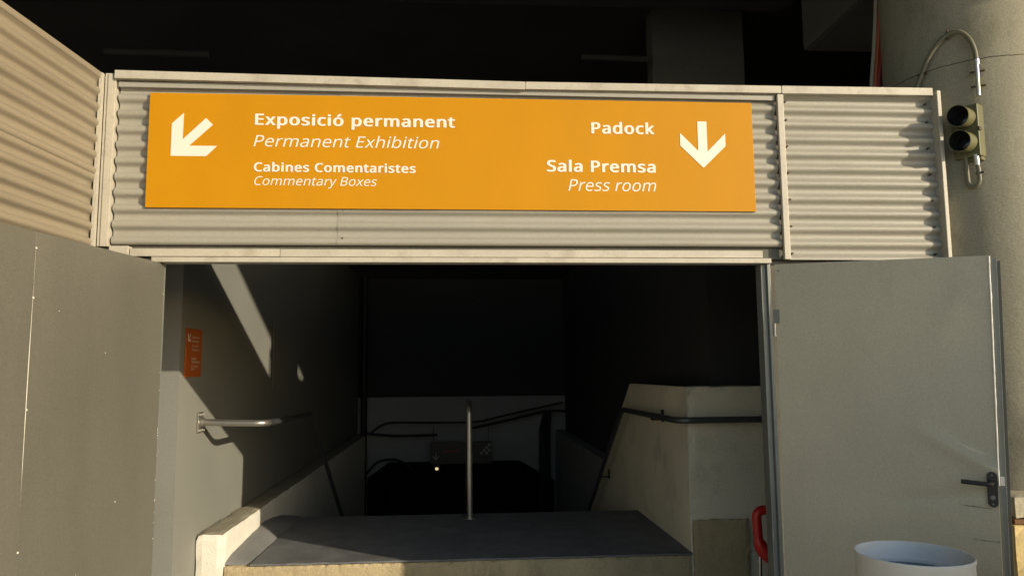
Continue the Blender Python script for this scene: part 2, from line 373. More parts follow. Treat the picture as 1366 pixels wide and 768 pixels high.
# ------------------------------------------------------------------ corrugated front
PITCH = .0853
def corr(x0, x1, z0, z1, nx=4, amp=.014, phase=0, yb=0.0):
    """sheet in local coordinates: u along, v up, w outward"""
    rows = []; n = int((z1-z0)/PITCH*14)
    for j in range(n+1):
        z = z0+(z1-z0)*j/n; ph = 2*PI*(z-z0)/PITCH+phase
        s = math.sin(ph); wv = amp*(s*1.15 if s > 0 else s*.95)/1.05 + amp*.12*math.sin(3*ph)
        rows.append([(x0+(x1-x0)*i/nx, z, wv) for i in range(nx+1)])
    return rows
def sheet(name, rows, f, m, parent, thick=.0015):
    bm = BM(); V = [[bm.verts.new(f(*p)) for p in r_] for r_ in rows]
    B = [[bm.verts.new(f(p[0], p[1], p[2]-thick)) for p in r_] for r_ in rows]
    for a in range(len(V)-1):
        for b in range(len(V[0])-1):
            bm.faces.new((V[a][b], V[a][b+1], V[a+1][b+1], V[a+1][b])); bm.faces.new((B[a][b], B[a+1][b], B[a+1][b+1], B[a][b+1]))
        bm.faces.new((V[a][0], V[a+1][0], B[a+1][0], B[a][0])); bm.faces.new((V[a][-1], B[a][-1], B[a+1][-1], V[a+1][-1]))
    for b in range(len(V[0])-1):
        bm.faces.new((V[0][b], B[0][b], B[0][b+1], V[0][b+1])); bm.faces.new((V[-1][b], V[-1][b+1], B[-1][b+1], B[-1][b]))
    o = obj(name, bm, m, parent)
    for p in o.data.polygons: p.use_smooth = True
    o.data.set_sharp_from_angle(angle=math.radians(60))
    return o
fc = thing('cladding_wall', 'beige corrugated metal fascia over the doorway carrying the orange sign', 'wall', (.45, 4.0, 2.16))
wob = lambda x, z: .004*noise.noise(Vector((x*1.3, z*2, 5)))
FR = lambda u, v, w_: (u, 3.982-w_+wob(u, v), v)
FR2 = lambda u, v, w_: (u, 3.9795-w_+wob(u, v), v)
sheet('corrugated_sheet', corr(-1.80, -.635, 2.262, 3.13, 24), FR, M_sheet, fc)
sheet('corrugated_sheet', corr(-.645, 1.775, 2.262, 3.13, 40), FR2, M_sheet, fc)
sheet('corrugated_sheet', corr(1.80, 2.70, 2.19, 3.13, 20, phase=1.2), FR, M_sheet, fc)
obj('backing_panel', bx(-2.9, 2.70, 4.0, 4.05, 2.196, 3.17), M_dconc, fc)
def strip(x0, x1, y0, y1, z0, z1, dz=0, n=10, bow=.0):
    bm = bx(x0, x1, y0, y1, z0, z1, bev=.002)
    for v in bm.verts: v.co.z += dz*(v.co.x-x0)/(x1-x0)
    return bm
obj('top_capping', strip(-1.81, .36, 3.935, 4.06, 3.142, 3.186, -.022), M_trim, fc)
obj('top_capping', strip(.363, 1.80, 3.94, 4.06, 3.124, 3.166, .004), M_trim, fc)
obj('top_capping', strip(1.803, 2.685, 3.938, 4.06, 3.126, 3.17, .004), M_trim, fc)
obj('flat_strip', strip(-1.80, 1.77, 3.963, 3.968, 3.105, 3.135, -.012), M_sheet, fc)
obj('corner_post', bx(-1.865, -1.81, 3.955, 4.06, 2.25, 3.175, bev=.003), M_trim, fc)
obj('cover_strip', bx(-1.845, -1.822, 3.948, 3.953, 2.25, 3.17), M_trim, fc)
obj('cover_strip', bx(1.778, 1.812, 3.945, 3.97, 2.19, 3.124, bev=.003), M_trim, fc)
obj('end_post', bx(2.700, 2.722, 3.925, 4.06, 2.19, 3.155, bev=.003), M_trim, fc)
obj('bottom_rail', bx(-1.70, -.94, 3.962, 4.0, 2.20, 2.240, bev=.002), M_trim, fc)
obj('bottom_rail', bx(-.937, 1.66, 3.962, 4.0, 2.199, 2.239, bev=.002), M_trim, fc)
obj('end_plate', bx(-1.80, -1.705, 3.95, 4.0, 2.195, 2.252, bev=.002), M_trim, fc)
sc_ = BM()
for z in [2.225+.1516*k for k in range(6)]+[3.09]:
    for x in (1.832, 2.66): tube(sc_, [(x,3.984,z),(x,3.966,z)], .0065, 8)
kind(obj('screw', sc_, M_clamp, fc), 'stuff')
sc_ = BM()
for z in [2.30+.1516*k for k in range(6)]: tube(sc_, [(-.618,3.984,z),(-.618,3.967,z)], .005, 8)
kind(obj('screw', sc_, M_clamp, fc), 'stuff')

# wing wall running toward the camera on the left
wg = thing('cladding_wall', 'weathered corrugated side cladding running forward at the left edge', 'wall', (-1.9, 3.0, 2.0))
def WG(u, v, w_):   # u: distance toward camera from the corner
    return (-1.885-.075*u+w_, 3.965-u, v)
sheet('corrugated_sheet', corr(0.0, 2.6, 2.62, 3.15, 20, amp=.0135), WG, M_wing, wg)
sheet('corrugated_sheet', corr(0.0, 2.6, 2.16, 2.63, 20, amp=.0135), lambda u,v,w_: WG(u, v, w_-.004), M_wing, wg)
cp = BM(); A = [WG(0.02,3.14,.012), WG(2.6,3.14,.012), WG(2.6,3.14,-.06), WG(0.02,3.14,-.06)]
B_ = [(p[0],p[1],p[2]+.03) for p in A]; a_ = [cp.verts.new(p) for p in A]; b_ = [cp.verts.new(p) for p in B_]
cp.faces.new(a_); cp.faces.new(b_)
for i in range(4): cp.faces.new((a_[i], b_[i], b_[(i+1)%4], a_[(i+1)%4]))
obj('top_capping', cp, M_wing, wg)
lp = BM(); A = [WG(0,0,-.02), WG(2.6,0,-.02), WG(2.6,0,-.08), WG(0,0,-.08)]
a_ = [lp.verts.new(p) for p in A]; b_ = [lp.verts.new((p[0],p[1],3.12)) for p in A]
lp.faces.new(a_); lp.faces.new(b_)
for i in range(4): lp.faces.new((a_[i], b_[i], b_[(i+1)%4], a_[(i+1)%4]))
obj('backing_panel', lp, M_dconc, wg)
obj('corner_trim', bx(-1.885, -1.868, 3.93, 3.954, 2.16, 3.168), M_trim, wg)
sc_ = BM()
for k in range(6):
    p = Vector(WG(.03, 2.22+.1516*k, .0)); tube(sc_, [p, p+Vector((.014,0,0))], .005, 8)
kind(obj('screw', sc_, M_clamp, wg), 'stuff')

# ------------------------------------------------------------------ door frame
df = thing('door_frame', 'galvanised metal frame around the wide double doorway', 'door frame', (.07, 4.0, 0))
obj('head', bx(-1.585, 1.70, 3.945, 4.03, 2.168, 2.194, bev=.002), M_trim, df)
obj('jamb', bx(1.655, 1.682, 3.985, 4.06, 0, 2.166, bev=.002), M_jamb, df)
obj('jamb', bx(1.683, 1.701, 3.966, 4.05, 0, 2.166, bev=.002), M_jamb, df)
obj('jamb', bx(-1.86, -1.585, 4.0, 4.06, 0, 2.2), M_jamb, df)
obj('infill_panel', bx(1.703, 2.70, 4.015, 4.05, 0, 2.19), M_dconc, df)

# ------------------------------------------------------------------ left leaf
ll = thing('steel_door', 'grey flat steel door leaf folded forward at the left edge', 'door', (-1.56, 4.0, 0))
def LL(u, v, w_): # u toward camera
    return Vector((-1.535-.172*u+w_, 3.995-u, v))
def slab_(f, u0, u1, v0, v1, w0, w1, nu=1, nv=1, amp=0, fn=None):
    bm = BM(); V = [[bm.verts.new(f(u0+(u1-u0)*i/nu, v0+(v1-v0)*j/nv, w1+(fn(u0+(u1-u0)*i/nu, v0+(v1-v0)*j/nv) if fn else 0))) for j in range(nv+1)] for i in range(nu+1)]
    for i in range(nu):
        for j in range(nv): bm.faces.new((V[i][j], V[i+1][j], V[i+1][j+1], V[i][j+1]))
    Bk = [bm.verts.new(f(u, v, w0)) for u, v in ((u0,v0),(u1,v0),(u1,v1),(u0,v1))]
    bm.faces.new(Bk[::-1])
    bm.faces.new([V[i][0] for i in range(nu+1)][::-1]+[Bk[0], Bk[1]])
    bm.faces.new([V[i][-1] for i in range(nu+1)]+[Bk[2], Bk[3]])
    bm.faces.new([V[0][j] for j in range(nv+1)]+[Bk[3], Bk[0]])
    bm.faces.new([V[-1][j] for j in range(nv+1)][::-1]+[Bk[1], Bk[2]])
    return bm
dn = lambda u, v: .0025*noise.noise(Vector((u*2.2, v*1.6, 1)))+.0008*noise.noise(Vector((u*9, v*9, 1)))
USEAM = .905
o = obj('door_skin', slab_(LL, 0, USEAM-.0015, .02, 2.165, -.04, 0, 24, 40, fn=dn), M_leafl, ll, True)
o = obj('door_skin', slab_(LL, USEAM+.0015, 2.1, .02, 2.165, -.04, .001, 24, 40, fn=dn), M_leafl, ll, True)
obj('seam_strip', slab_(LL, USEAM-.0014, USEAM+.0014, .02, 2.163, -.03, -.0), M_dot, ll)
obj('edge_strip', slab_(LL, -.006, -.001, .02, 2.165, -.04, .003), M_jamb, ll)
for v in (2.10, 1.90, 1.46, .92):
    p = LL(USEAM, v, .001); obj('rivet', tube(BM(), [p, p+Vector((.003,0,0))], .0045, 8), M_dot, ll)
ch = BM()
for k in range(26):
    u = random.choice([.006,.006,.006,random.uniform(.05,.85)]); v = random.uniform(.2,2.12)
    p = LL(u, v, .002); s = random.uniform(.0015,.004)
    tube(ch, [p, p+Vector((.0012,0,0))], s, 6)
kind(obj('paint_chip', ch, M_dot, ll), 'stuff')

# ------------------------------------------------------------------ right leaf
hx, hy = 1.7035, 3.974
LEN = 1.0; dv = Vector((math.cos(math.radians(39)), -math.sin(math.radians(39)), 0)); nv_ = Vector((dv.y, -dv.x, 0))
def RL(u, v, w_): return Vector((hx, hy, 0))+dv*(u*(1-.016*(2.16-v))+.012*v)+nv_*w_+Vector((0,0,v-.045*u))   # the leaf sags on its hinges
def dent(u, v):
    d = .003*noise.noise(Vector((u*2.0, v*1.4, 4)))+.0007*noise.noise(Vector((u*8, v*8, 2)))
    def crease(u0, v0, ang, ln, wd, amp):
        c, s = math.cos(ang), math.sin(ang); a = (u-u0)*c+(v-v0)*s; b = -(u-u0)*s+(v-v0)*c
        return amp*math.exp(-(b/wd)**2)*max(0, 1-(a/ln)**2) if abs(a) < ln else 0
    d += crease(LEN-.10, 1.20, math.radians(-28), .34, .035, .009)
    d += crease(LEN-.16, 1.04, math.radians(12), .42, .03, -.006)
    d += crease(LEN-.15, 1.95, math.radians(70), .35, .06, .004)
    d += crease(LEN-.14, .985, 0, .12, .008, -.006)
    return d
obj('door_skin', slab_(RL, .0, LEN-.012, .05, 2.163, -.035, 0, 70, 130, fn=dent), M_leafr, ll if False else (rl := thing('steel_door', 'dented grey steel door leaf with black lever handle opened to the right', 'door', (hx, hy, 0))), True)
be = BM(); pts = []
for k in range(40):
    v = 2.160-k*(1.06/39); pts.append(RL(LEN-.010+.0035*noise.noise(Vector((0,v*7,0))), v, .004+.002*noise.noise(Vector((3,v*9,0)))))
tube(be, pts, [.0035+.003*abs(noise.noise(Vector((k*.5,1,1)))) for k in range(40)], 8)
obj('bent_edge', be, M_bent, rl, True)
obj('lock_stile', slab_(RL, LEN-.011, LEN+.018, .06, 2.150, -.045, -.012, 1, 30), M_jamb, rl)
obj('lock_stile', slab_(RL, LEN+.019, LEN+.032, .06, 2.14, -.045, -.034), M_leafl, rl)
obj('strike_plate', slab_(RL, LEN-.004, LEN+.012, 1.10, 1.14, -.013, -.009), M_bent, rl)
hp = BM(); n_ = 16; ring = []
for sgn, cz in ((1, 1.140), (-1, 1.022)):
    for k in range(n_+1):
        a = (0 if sgn > 0 else PI)+PI*k/n_; ring.append((LEN-.036+.021*math.cos(a), cz+.021*math.sin(a)))
F1 = [hp.verts.new(RL(a, b, .004)) for a, b in ring]; F2 = [hp.verts.new(RL(a, b, .014)) for a, b in ring]
hp.faces.new(F1); hp.faces.new(F2)
for i in range(len(ring)): hp.faces.new((F1[i], F2[i], F2[(i+1)%len(ring)], F1[(i+1)%len(ring)]))
h = obj('handle', hp, M_black, rl)
obj('lever', tube(BM(), fillet([RL(LEN-.038,1.108,.012),RL(LEN-.038,1.108,.055),RL(LEN-.158,1.108,.05)], .02, 6), .0105, 12), M_black, h, True)
obj('lock_cylinder', tube(BM(), [RL(LEN-.036,1.045,.012), RL(LEN-.036,1.045,.020)], .010, 14), M_jamb, h, True)
sc_ = BM()
for z in (1.145, 1.015): tube(sc_, [RL(LEN-.036,z,.013), RL(LEN-.036,z,.0165)], .004, 8)
obj('handle_screw', sc_, M_jamb, h)
for z in (1.87, .35):
    hg = obj('hinge', slab_(RL, -.016, .016, z-.03, z+.045, -.01, .005), M_jamb, rl)
    obj('hinge_pin', tube(BM(), [RL(-.012, z-.10, .0), RL(-.012, z-.03, .0)], .010, 12), M_tube, hg, True)
ch = BM()
for k in range(14):
    p = RL(random.choice([.008,.010,random.uniform(.05,.9)]), random.uniform(.3,2.1), .004); tube(ch, [p, p+nv_*.001], random.uniform(.0015,.0035), 6)
kind(obj('paint_chip', ch, M_dot, rl), 'stuff')
for a, b, z in ((LEN-.155, LEN-.045, .992), (LEN-.12, LEN-.015, .845)):
    sb_ = BM(); tube(sb_, [RL(a+(b-a)*k/12, z+.004*noise.noise(Vector((k*.6,z,0))), .0035+dent(a+(b-a)*k/12, z)) for k in range(13)], [.0006+.0016*abs(noise.noise(Vector((k*.9,z,4)))) for k in range(13)], 5)
    obj('scratch', sb_, M_clamp, rl)
obj('top_screw', tube(BM(), [RL(.02,2.125,.003), RL(.02,2.125,.006)], .006, 10), M_jamb, rl)

# ------------------------------------------------------------------ lettering
# humanist sans letter shapes, each glyph: advance, x y pairs, triangles (thousandths of an em)
GLYPHS = {
 ' ': (209, "", ""),
 'B': (521, "241 573 307 569 361 558 404 541 434 515 453 478 459 431 457 409 453 389 446 371 437 354 424 340 409 328 392 317 372 309 350 304 350 300 373 295 395 288 415 279 433 267 448 253 461 236 470 215 476 191 478 163 475 130 467 100 454 74 436 52 413 33 385 19 354 8 318 2 279 0 78 0 78 573 256 329 300 331 334 339 357 352 372 371 381 394 384 423 380 451 369 474 351 490 324 502 289 509 245 511 150 511 150 329 150 269 150 61 265 61 311 64 346 74 371 91 388 112 398 138 401 168 399 188 395 205 388 221 377 235 362 247 344 256 321 263 293 267 260 269", "35 50 36 50 0 36 50 1 0 50 2 1 50 3 2 50 4 3 50 49 4 49 48 4 48 5 4 35 51 50 47 5 48 46 5 47 45 5 46 45 6 5 44 6 45 43 6 44 43 7 6 42 7 43 42 8 7 41 8 42 41 9 8 41 10 9 40 10 41 40 11 10 39 11 40 39 12 11 38 12 39 37 12 38 35 52 51 52 37 51 52 12 37 52 13 12 52 14 13 52 15 14 52 16 15 52 17 16 52 18 17 52 19 18 52 69 19 69 20 19 35 53 52 68 20 69 68 21 20 67 21 68 66 21 67 65 21 66 65 22 21 64 22 65 64 23 22 63 23 64 62 23 63 62 24 23 61 24 62 61 25 24 60 25 61 59 25 60 59 26 25 58 26 59 58 27 26 57 27 58 57 28 27 56 28 57 56 29 28 55 29 56 54 29 55 35 54 53 35 29 54 35 30 29 35 31 30 35 32 31 35 33 32 35 34 33"),
 'C': (507, "323 517 294 516 266 510 241 502 217 490 196 474 178 456 162 434 149 410 139 383 131 353 127 321 125 286 128 241 135 200 147 164 164 132 186 105 213 83 244 68 281 58 322 55 347 56 371 58 394 62 416 66 438 72 460 78 460 15 438 8 416 2 393 -2 369 -6 342 -7 312 -8 257 -4 208 8 166 28 130 56 101 90 78 131 62 178 52 230 49 287 51 329 57 369 67 406 81 440 99 471 120 499 145 523 174 543 206 559 242 571 281 578 324 581 353 580 381 577 409 572 435 565 460 557 482 547 453 486 435 494 415 501 394 508 372 513 348 516", "54 56 55 54 57 56 53 57 54 53 58 57 53 59 58 52 59 53 52 60 59 51 60 52 51 61 60 51 66 61 66 65 61 65 64 61 64 63 61 63 62 61 50 0 51 0 67 51 67 66 51 49 1 50 1 0 50 49 2 1 49 3 2 49 4 3 48 4 49 48 5 4 48 6 5 47 6 48 47 7 6 46 7 47 46 8 7 46 9 8 45 9 46 45 10 9 44 10 45 44 11 10 43 11 44 43 12 11 42 12 43 42 13 12 42 14 13 41 14 42 41 15 14 40 15 41 40 16 15 40 17 16 39 17 40 39 18 17 38 18 39 38 19 18 26 28 27 25 28 26 38 20 19 24 28 25 23 28 24 38 21 20 22 28 23 21 28 22 37 21 38 37 28 21 36 28 37 36 29 28 35 29 36 35 30 29 35 31 30 35 32 31 34 32 35 34 33 32"),
 'E': (446, "398 0 78 0 78 573 398 573 398 509 150 509 150 330 383 330 383 268 150 268 150 63 398 63", "1 5 2 5 3 2 5 4 3 1 6 5 1 9 6 9 7 6 9 8 7 1 10 9 1 11 10 1 0 11"),
 'P': (485, "229 573 297 568 352 553 393 528 421 495 439 454 444 404 443 381 439 358 433 336 423 316 411 296 395 278 375 262 351 249 324 238 292 230 256 225 216 223 150 223 150 0 78 0 78 573 223 511 150 511 150 285 208 285 242 286 272 290 298 296 320 306 338 318 352 334 362 352 368 375 370 401 366 435 354 462 334 484 306 499 269 508", "21 24 22 24 0 22 24 1 0 24 2 1 24 3 2 24 23 3 23 40 3 40 4 3 21 25 24 39 4 40 38 4 39 38 5 4 37 5 38 36 5 37 36 6 5 35 6 36 35 7 6 34 7 35 34 8 7 33 8 34 33 9 8 32 9 33 32 10 9 31 10 32 30 10 31 30 11 10 29 11 30 28 11 29 28 12 11 27 12 28 26 12 27 21 19 25 19 26 25 19 12 26 19 13 12 19 14 13 19 15 14 19 16 15 19 17 16 19 18 17 21 20 19"),
 'S': (440, "403 153 400 121 392 92 378 66 359 44 335 26 307 11 274 1 238 -6 198 -8 177 -8 157 -7 137 -5 118 -2 100 1 83 4 68 9 54 14 41 19 41 88 62 80 86 72 113 65 142 59 171 56 201 55 228 56 252 60 273 66 290 74 305 85 316 98 324 113 329 129 330 147 329 164 325 180 318 194 308 207 295 218 277 230 255 241 228 253 196 265 172 274 151 284 131 294 114 305 98 317 85 330 74 344 65 359 57 375 52 393 49 413 48 435 51 464 58 490 71 513 89 533 110 550 136 563 165 573 197 579 231 581 262 580 290 577 318 572 343 565 367 558 389 549 366 487 346 495 325 502 302 508 278 513 254 516 229 517 207 516 187 513 169 507 155 499 142 489 133 478 126 464 122 450 121 434 122 416 126 400 133 386 143 373 156 362 172 351 193 341 217 330 246 318 278 306 307 293 332 279 353 264 371 247 385 228 395 206 401 181", "63 65 64 63 66 65 62 66 63 62 67 66 61 67 62 61 68 67 61 69 68 60 69 61 60 70 69 59 70 60 59 76 70 76 75 70 75 74 70 74 73 70 73 72 70 72 71 70 58 77 59 77 76 59 58 78 77 58 79 78 57 79 58 57 80 79 57 81 80 57 82 81 56 82 57 56 83 82 56 84 83 56 85 84 55 85 56 55 86 85 54 86 55 54 87 86 54 88 87 53 88 54 53 89 88 52 89 53 52 90 89 51 90 52 51 91 90 51 92 91 50 92 51 50 93 92 49 93 50 49 94 93 49 95 94 48 95 49 48 96 95 47 96 48 47 97 96 46 97 47 45 97 46 45 98 97 44 98 45 44 99 98 43 99 44 42 99 43 42 100 99 41 100 42 41 101 100 40 101 41 39 101 40 39 102 101 38 102 39 37 102 38 37 103 102 36 103 37 36 0 103 35 0 36 34 0 35 34 1 0 33 1 34 32 1 33 32 2 1 31 2 32 30 2 31 30 3 2 18 20 19 29 3 30 18 21 20 28 3 29 18 22 21 28 4 3 27 4 28 18 23 22 26 4 27 18 24 23 25 4 26 18 25 24 18 4 25 18 5 4 18 6 5 17 6 18 16 6 17 16 7 6 15 7 16 14 7 15 13 7 14 13 8 7 12 8 13 11 8 12 11 9 8 10 9 11"),
 'a': (450, "231 437 279 433 318 422 347 403 368 375 381 338 385 293 385 0 334 0 320 61 317 61 304 46 292 33 279 22 265 13 250 5 234 -1 216 -5 195 -7 172 -8 148 -7 124 -2 103 6 84 16 68 30 55 48 45 68 39 92 37 119 43 159 59 192 87 219 127 238 179 251 243 257 316 259 316 285 313 317 306 342 293 359 275 371 253 378 227 380 205 379 183 376 163 370 143 363 124 355 106 347 84 400 104 410 126 419 151 426 177 432 204 436 252 208 204 203 167 195 141 182 124 165 113 144 110 119 112 97 120 79 132 66 148 56 167 51 188 49 223 52 253 62 279 79 299 103 311 134 315 172 315 210", "54 1 0 53 1 54 53 2 1 52 2 53 51 2 52 51 3 2 50 3 51 49 3 50 49 4 3 48 47 49 47 46 49 46 45 49 45 44 49 44 43 49 43 42 49 42 4 49 41 4 42 40 4 41 40 5 4 39 5 40 38 5 39 37 5 38 37 6 5 36 6 37 36 7 6 35 7 36 34 74 35 74 7 35 33 74 34 32 74 33 31 74 32 30 55 31 55 74 31 73 7 74 30 56 55 30 57 56 30 58 57 29 58 30 29 59 58 72 7 73 29 60 59 28 60 29 28 61 60 71 7 72 27 61 28 27 62 61 70 9 71 9 7 71 27 63 62 26 63 27 26 64 63 69 9 70 25 64 26 25 65 64 68 10 69 10 9 69 68 11 10 8 7 9 25 66 65 67 11 68 25 67 66 25 11 67 24 11 25 24 12 11 24 13 12 23 13 24 23 14 13 22 14 23 22 15 14 21 15 22 21 16 15 21 17 16 20 17 21 20 18 17 19 18 20"),
 'b': (493, "139 461 139 443 138 426 138 410 137 396 136 383 135 373 139 373 153 390 169 405 189 419 213 429 240 435 272 437 322 431 365 412 401 381 428 338 444 283 449 215 447 168 439 127 427 91 410 61 390 36 365 17 337 3 306 -5 272 -8 240 -6 213 0 189 10 169 24 153 38 139 55 133 55 119 0 68 0 68 609 139 609 260 379 231 377 207 371 188 361 172 348 159 330 150 308 144 282 140 252 139 217 139 214 142 165 150 125 165 93 187 69 219 55 261 51 297 55 325 69 348 93 363 126 373 166 376 216 373 265 363 306 348 338 325 360 296 374", "37 39 38 37 0 39 37 1 0 37 2 1 12 14 13 11 14 12 11 15 14 10 15 11 37 3 2 9 15 10 9 16 15 37 4 3 8 16 9 37 5 4 7 40 8 40 16 8 37 6 5 40 67 16 67 17 16 7 41 40 7 42 41 66 17 67 37 7 6 37 46 7 46 45 7 45 44 7 44 43 7 43 42 7 65 17 66 65 18 17 64 18 65 37 47 46 63 18 64 63 19 18 37 48 47 62 19 63 37 49 48 37 50 49 61 19 62 61 20 19 37 51 50 61 21 20 60 21 61 37 52 51 60 22 21 59 22 60 37 53 52 58 22 59 37 35 53 35 54 53 58 23 22 57 23 58 35 55 54 57 24 23 56 24 57 35 34 55 34 56 55 37 36 35 33 56 34 33 24 56 32 24 33 32 25 24 31 25 32 31 26 25 30 26 31 30 27 26 29 27 30 29 28 27"),
 'c': (385, "241 -8 204 -5 170 2 139 15 112 34 88 58 69 87 55 123 47 165 44 213 47 262 56 305 71 342 90 372 114 396 142 415 174 428 208 435 245 438 267 437 288 435 309 431 328 426 344 421 358 415 337 356 323 361 308 365 292 370 275 373 259 375 244 376 217 374 193 368 172 358 155 343 141 325 131 303 123 277 119 247 117 213 119 181 123 152 131 126 141 104 155 86 172 71 191 61 214 55 240 53 262 54 283 56 302 60 319 65 336 71 351 78 351 15 336 8 320 3 304 -2 285 -5 264 -7", "17 19 18 17 20 19 16 20 17 16 21 20 16 22 21 15 22 16 15 23 22 15 24 23 14 24 15 14 29 24 29 28 24 28 27 24 27 26 24 26 25 24 13 31 14 31 30 14 30 29 14 13 32 31 13 33 32 12 33 13 12 34 33 12 35 34 12 36 35 11 36 12 11 37 36 10 37 11 10 38 37 10 39 38 9 39 10 9 40 39 9 41 40 8 41 9 8 42 41 7 42 8 7 43 42 7 44 43 6 44 7 6 45 44 5 45 6 5 46 45 54 56 55 5 47 46 53 56 54 52 56 53 5 48 47 51 56 52 4 48 5 50 56 51 4 49 48 49 56 50 4 56 49 3 56 4 2 56 3 2 57 56 2 58 57 2 59 58 1 59 2 1 60 59 1 61 60 0 61 1"),
 'd': (493, "221 -8 171 -2 128 17 92 48 65 91 49 146 44 214 49 282 66 338 93 381 128 413 171 432 221 438 243 437 262 434 280 429 296 423 310 416 323 407 335 397 345 386 354 374 359 374 359 383 358 393 356 405 355 418 355 429 354 438 354 609 425 609 425 0 368 0 358 58 354 58 345 46 335 35 323 24 310 15 296 7 279 1 262 -4 242 -7 232 51 273 55 305 67 328 88 343 117 352 154 355 200 355 213 352 263 343 304 329 336 306 360 274 375 231 379 196 374 168 359 146 334 130 300 120 260 117 213 120 165 130 125 146 93 168 69 197 55", "28 30 29 28 31 30 11 13 12 27 31 28 11 14 13 11 15 14 10 15 11 10 16 15 26 31 27 10 17 16 25 31 26 10 18 17 9 18 10 9 19 18 24 31 25 9 20 19 23 31 24 9 56 20 56 21 20 22 31 23 8 57 9 57 56 9 55 21 56 54 21 55 54 22 21 54 53 22 53 52 22 52 31 22 8 58 57 8 59 58 7 59 8 7 60 59 51 31 52 7 61 60 6 61 7 50 31 51 6 62 61 5 62 6 49 31 50 5 63 62 48 31 49 5 64 63 47 31 48 4 64 5 4 65 64 46 31 47 4 66 65 3 66 4 45 33 46 33 31 46 3 67 66 44 34 45 34 33 45 44 35 34 32 31 33 3 43 67 43 35 44 3 35 43 2 35 3 2 36 35 2 37 36 2 38 37 1 38 2 1 39 38 1 40 39 1 41 40 0 41 1 0 42 41"),
 'e': (452, "234 438 269 435 301 427 329 414 354 396 374 373 390 346 402 315 409 281 411 244 411 201 117 201 122 157 134 119 154 90 181 69 215 56 254 52 280 53 305 56 327 60 348 66 370 73 392 82 392 20 370 11 349 4 327 -1 304 -5 279 -7 251 -8 212 -5 176 3 143 17 114 36 90 61 70 91 56 126 47 167 44 212 47 257 55 297 68 333 86 364 108 390 134 411 164 426 198 435 233 380 202 377 175 366 154 348 137 323 125 293 119 257 338 257 336 281 333 302 326 322 318 338 306 353 292 364 276 373 256 378", "47 1 0 47 2 1 46 2 47 46 3 2 45 3 46 45 4 3 44 4 45 44 5 4 43 48 44 48 5 44 43 49 48 63 5 48 62 5 63 43 50 49 61 5 62 61 6 5 43 51 50 60 6 61 42 51 43 59 6 60 42 52 51 59 7 6 58 7 59 41 52 42 41 53 52 57 7 58 57 8 7 56 8 57 40 53 41 40 54 53 56 9 8 55 9 56 40 55 54 40 9 55 39 9 40 39 10 9 38 11 39 11 10 39 38 12 11 37 12 38 37 13 12 36 13 37 36 14 13 35 14 36 35 15 14 22 24 23 21 24 22 35 16 15 20 24 21 34 16 35 19 24 20 34 17 16 18 24 19 17 24 18 34 24 17 33 24 34 33 25 24 32 25 33 32 26 25 32 27 26 31 27 32 31 28 27 31 29 28 30 29 31"),
 'h': (496, "139 431 139 420 138 410 138 399 137 389 136 379 135 370 140 370 149 385 161 397 174 407 188 416 204 424 221 429 238 434 255 436 273 437 306 435 335 430 360 421 382 408 399 391 413 370 423 344 429 314 431 280 431 0 361 0 361 275 358 307 351 333 338 353 319 367 295 376 265 379 235 377 210 370 189 360 173 347 160 329 150 308 144 283 140 254 139 222 139 0 68 0 68 609 139 609", "45 47 46 45 0 47 15 17 16 14 17 15 14 18 17 13 18 14 45 1 0 13 19 18 12 19 13 11 19 12 11 20 19 45 2 1 10 20 11 45 3 2 10 21 20 9 21 10 45 4 3 8 21 9 8 34 21 34 22 21 45 5 4 7 34 8 45 6 5 7 35 34 33 22 34 7 36 35 32 22 33 45 7 6 45 40 7 40 39 7 39 38 7 38 37 7 37 36 7 32 23 22 31 23 32 30 23 31 30 24 23 29 24 30 29 25 24 45 41 40 28 25 29 45 42 41 28 26 25 27 26 28 45 43 42 45 44 43"),
 'i': (207, "104 591 115 590 124 586 133 580 140 572 144 560 145 546 144 532 140 521 133 512 124 506 115 502 104 501 93 502 83 506 75 512 68 521 64 532 63 546 64 560 68 572 75 580 83 586 93 590 139 430 139 0 68 0 68 430", "26 24 27 26 25 24 23 1 0 22 1 23 22 2 1 21 2 22 21 3 2 20 3 21 20 4 3 19 4 20 19 5 4 18 5 19 18 6 5 17 6 18 17 7 6 16 7 17 16 8 7 15 8 16 15 9 8 14 9 15 14 10 9 13 10 14 13 11 10 12 11 13"),
 'k': (428, "138 291 138 282 137 270 137 257 136 244 135 232 135 221 138 221 142 226 146 232 152 240 159 248 165 256 172 264 178 272 184 279 189 285 326 430 409 430 235 246 421 0 336 0 187 200 138 158 138 0 68 0 68 609 138 609", "25 27 26 25 0 27 16 18 17 16 19 18 25 1 0 15 19 16 25 2 1 14 19 15 13 19 14 25 3 2 12 19 13 25 4 3 11 19 12 10 19 11 10 20 19 25 5 4 9 22 10 22 20 10 8 22 9 25 6 5 7 22 8 25 7 6 25 23 7 23 22 7 21 20 22 25 24 23"),
 'l': (207, "139 0 68 0 68 609 139 609", "1 3 2 1 0 3"),
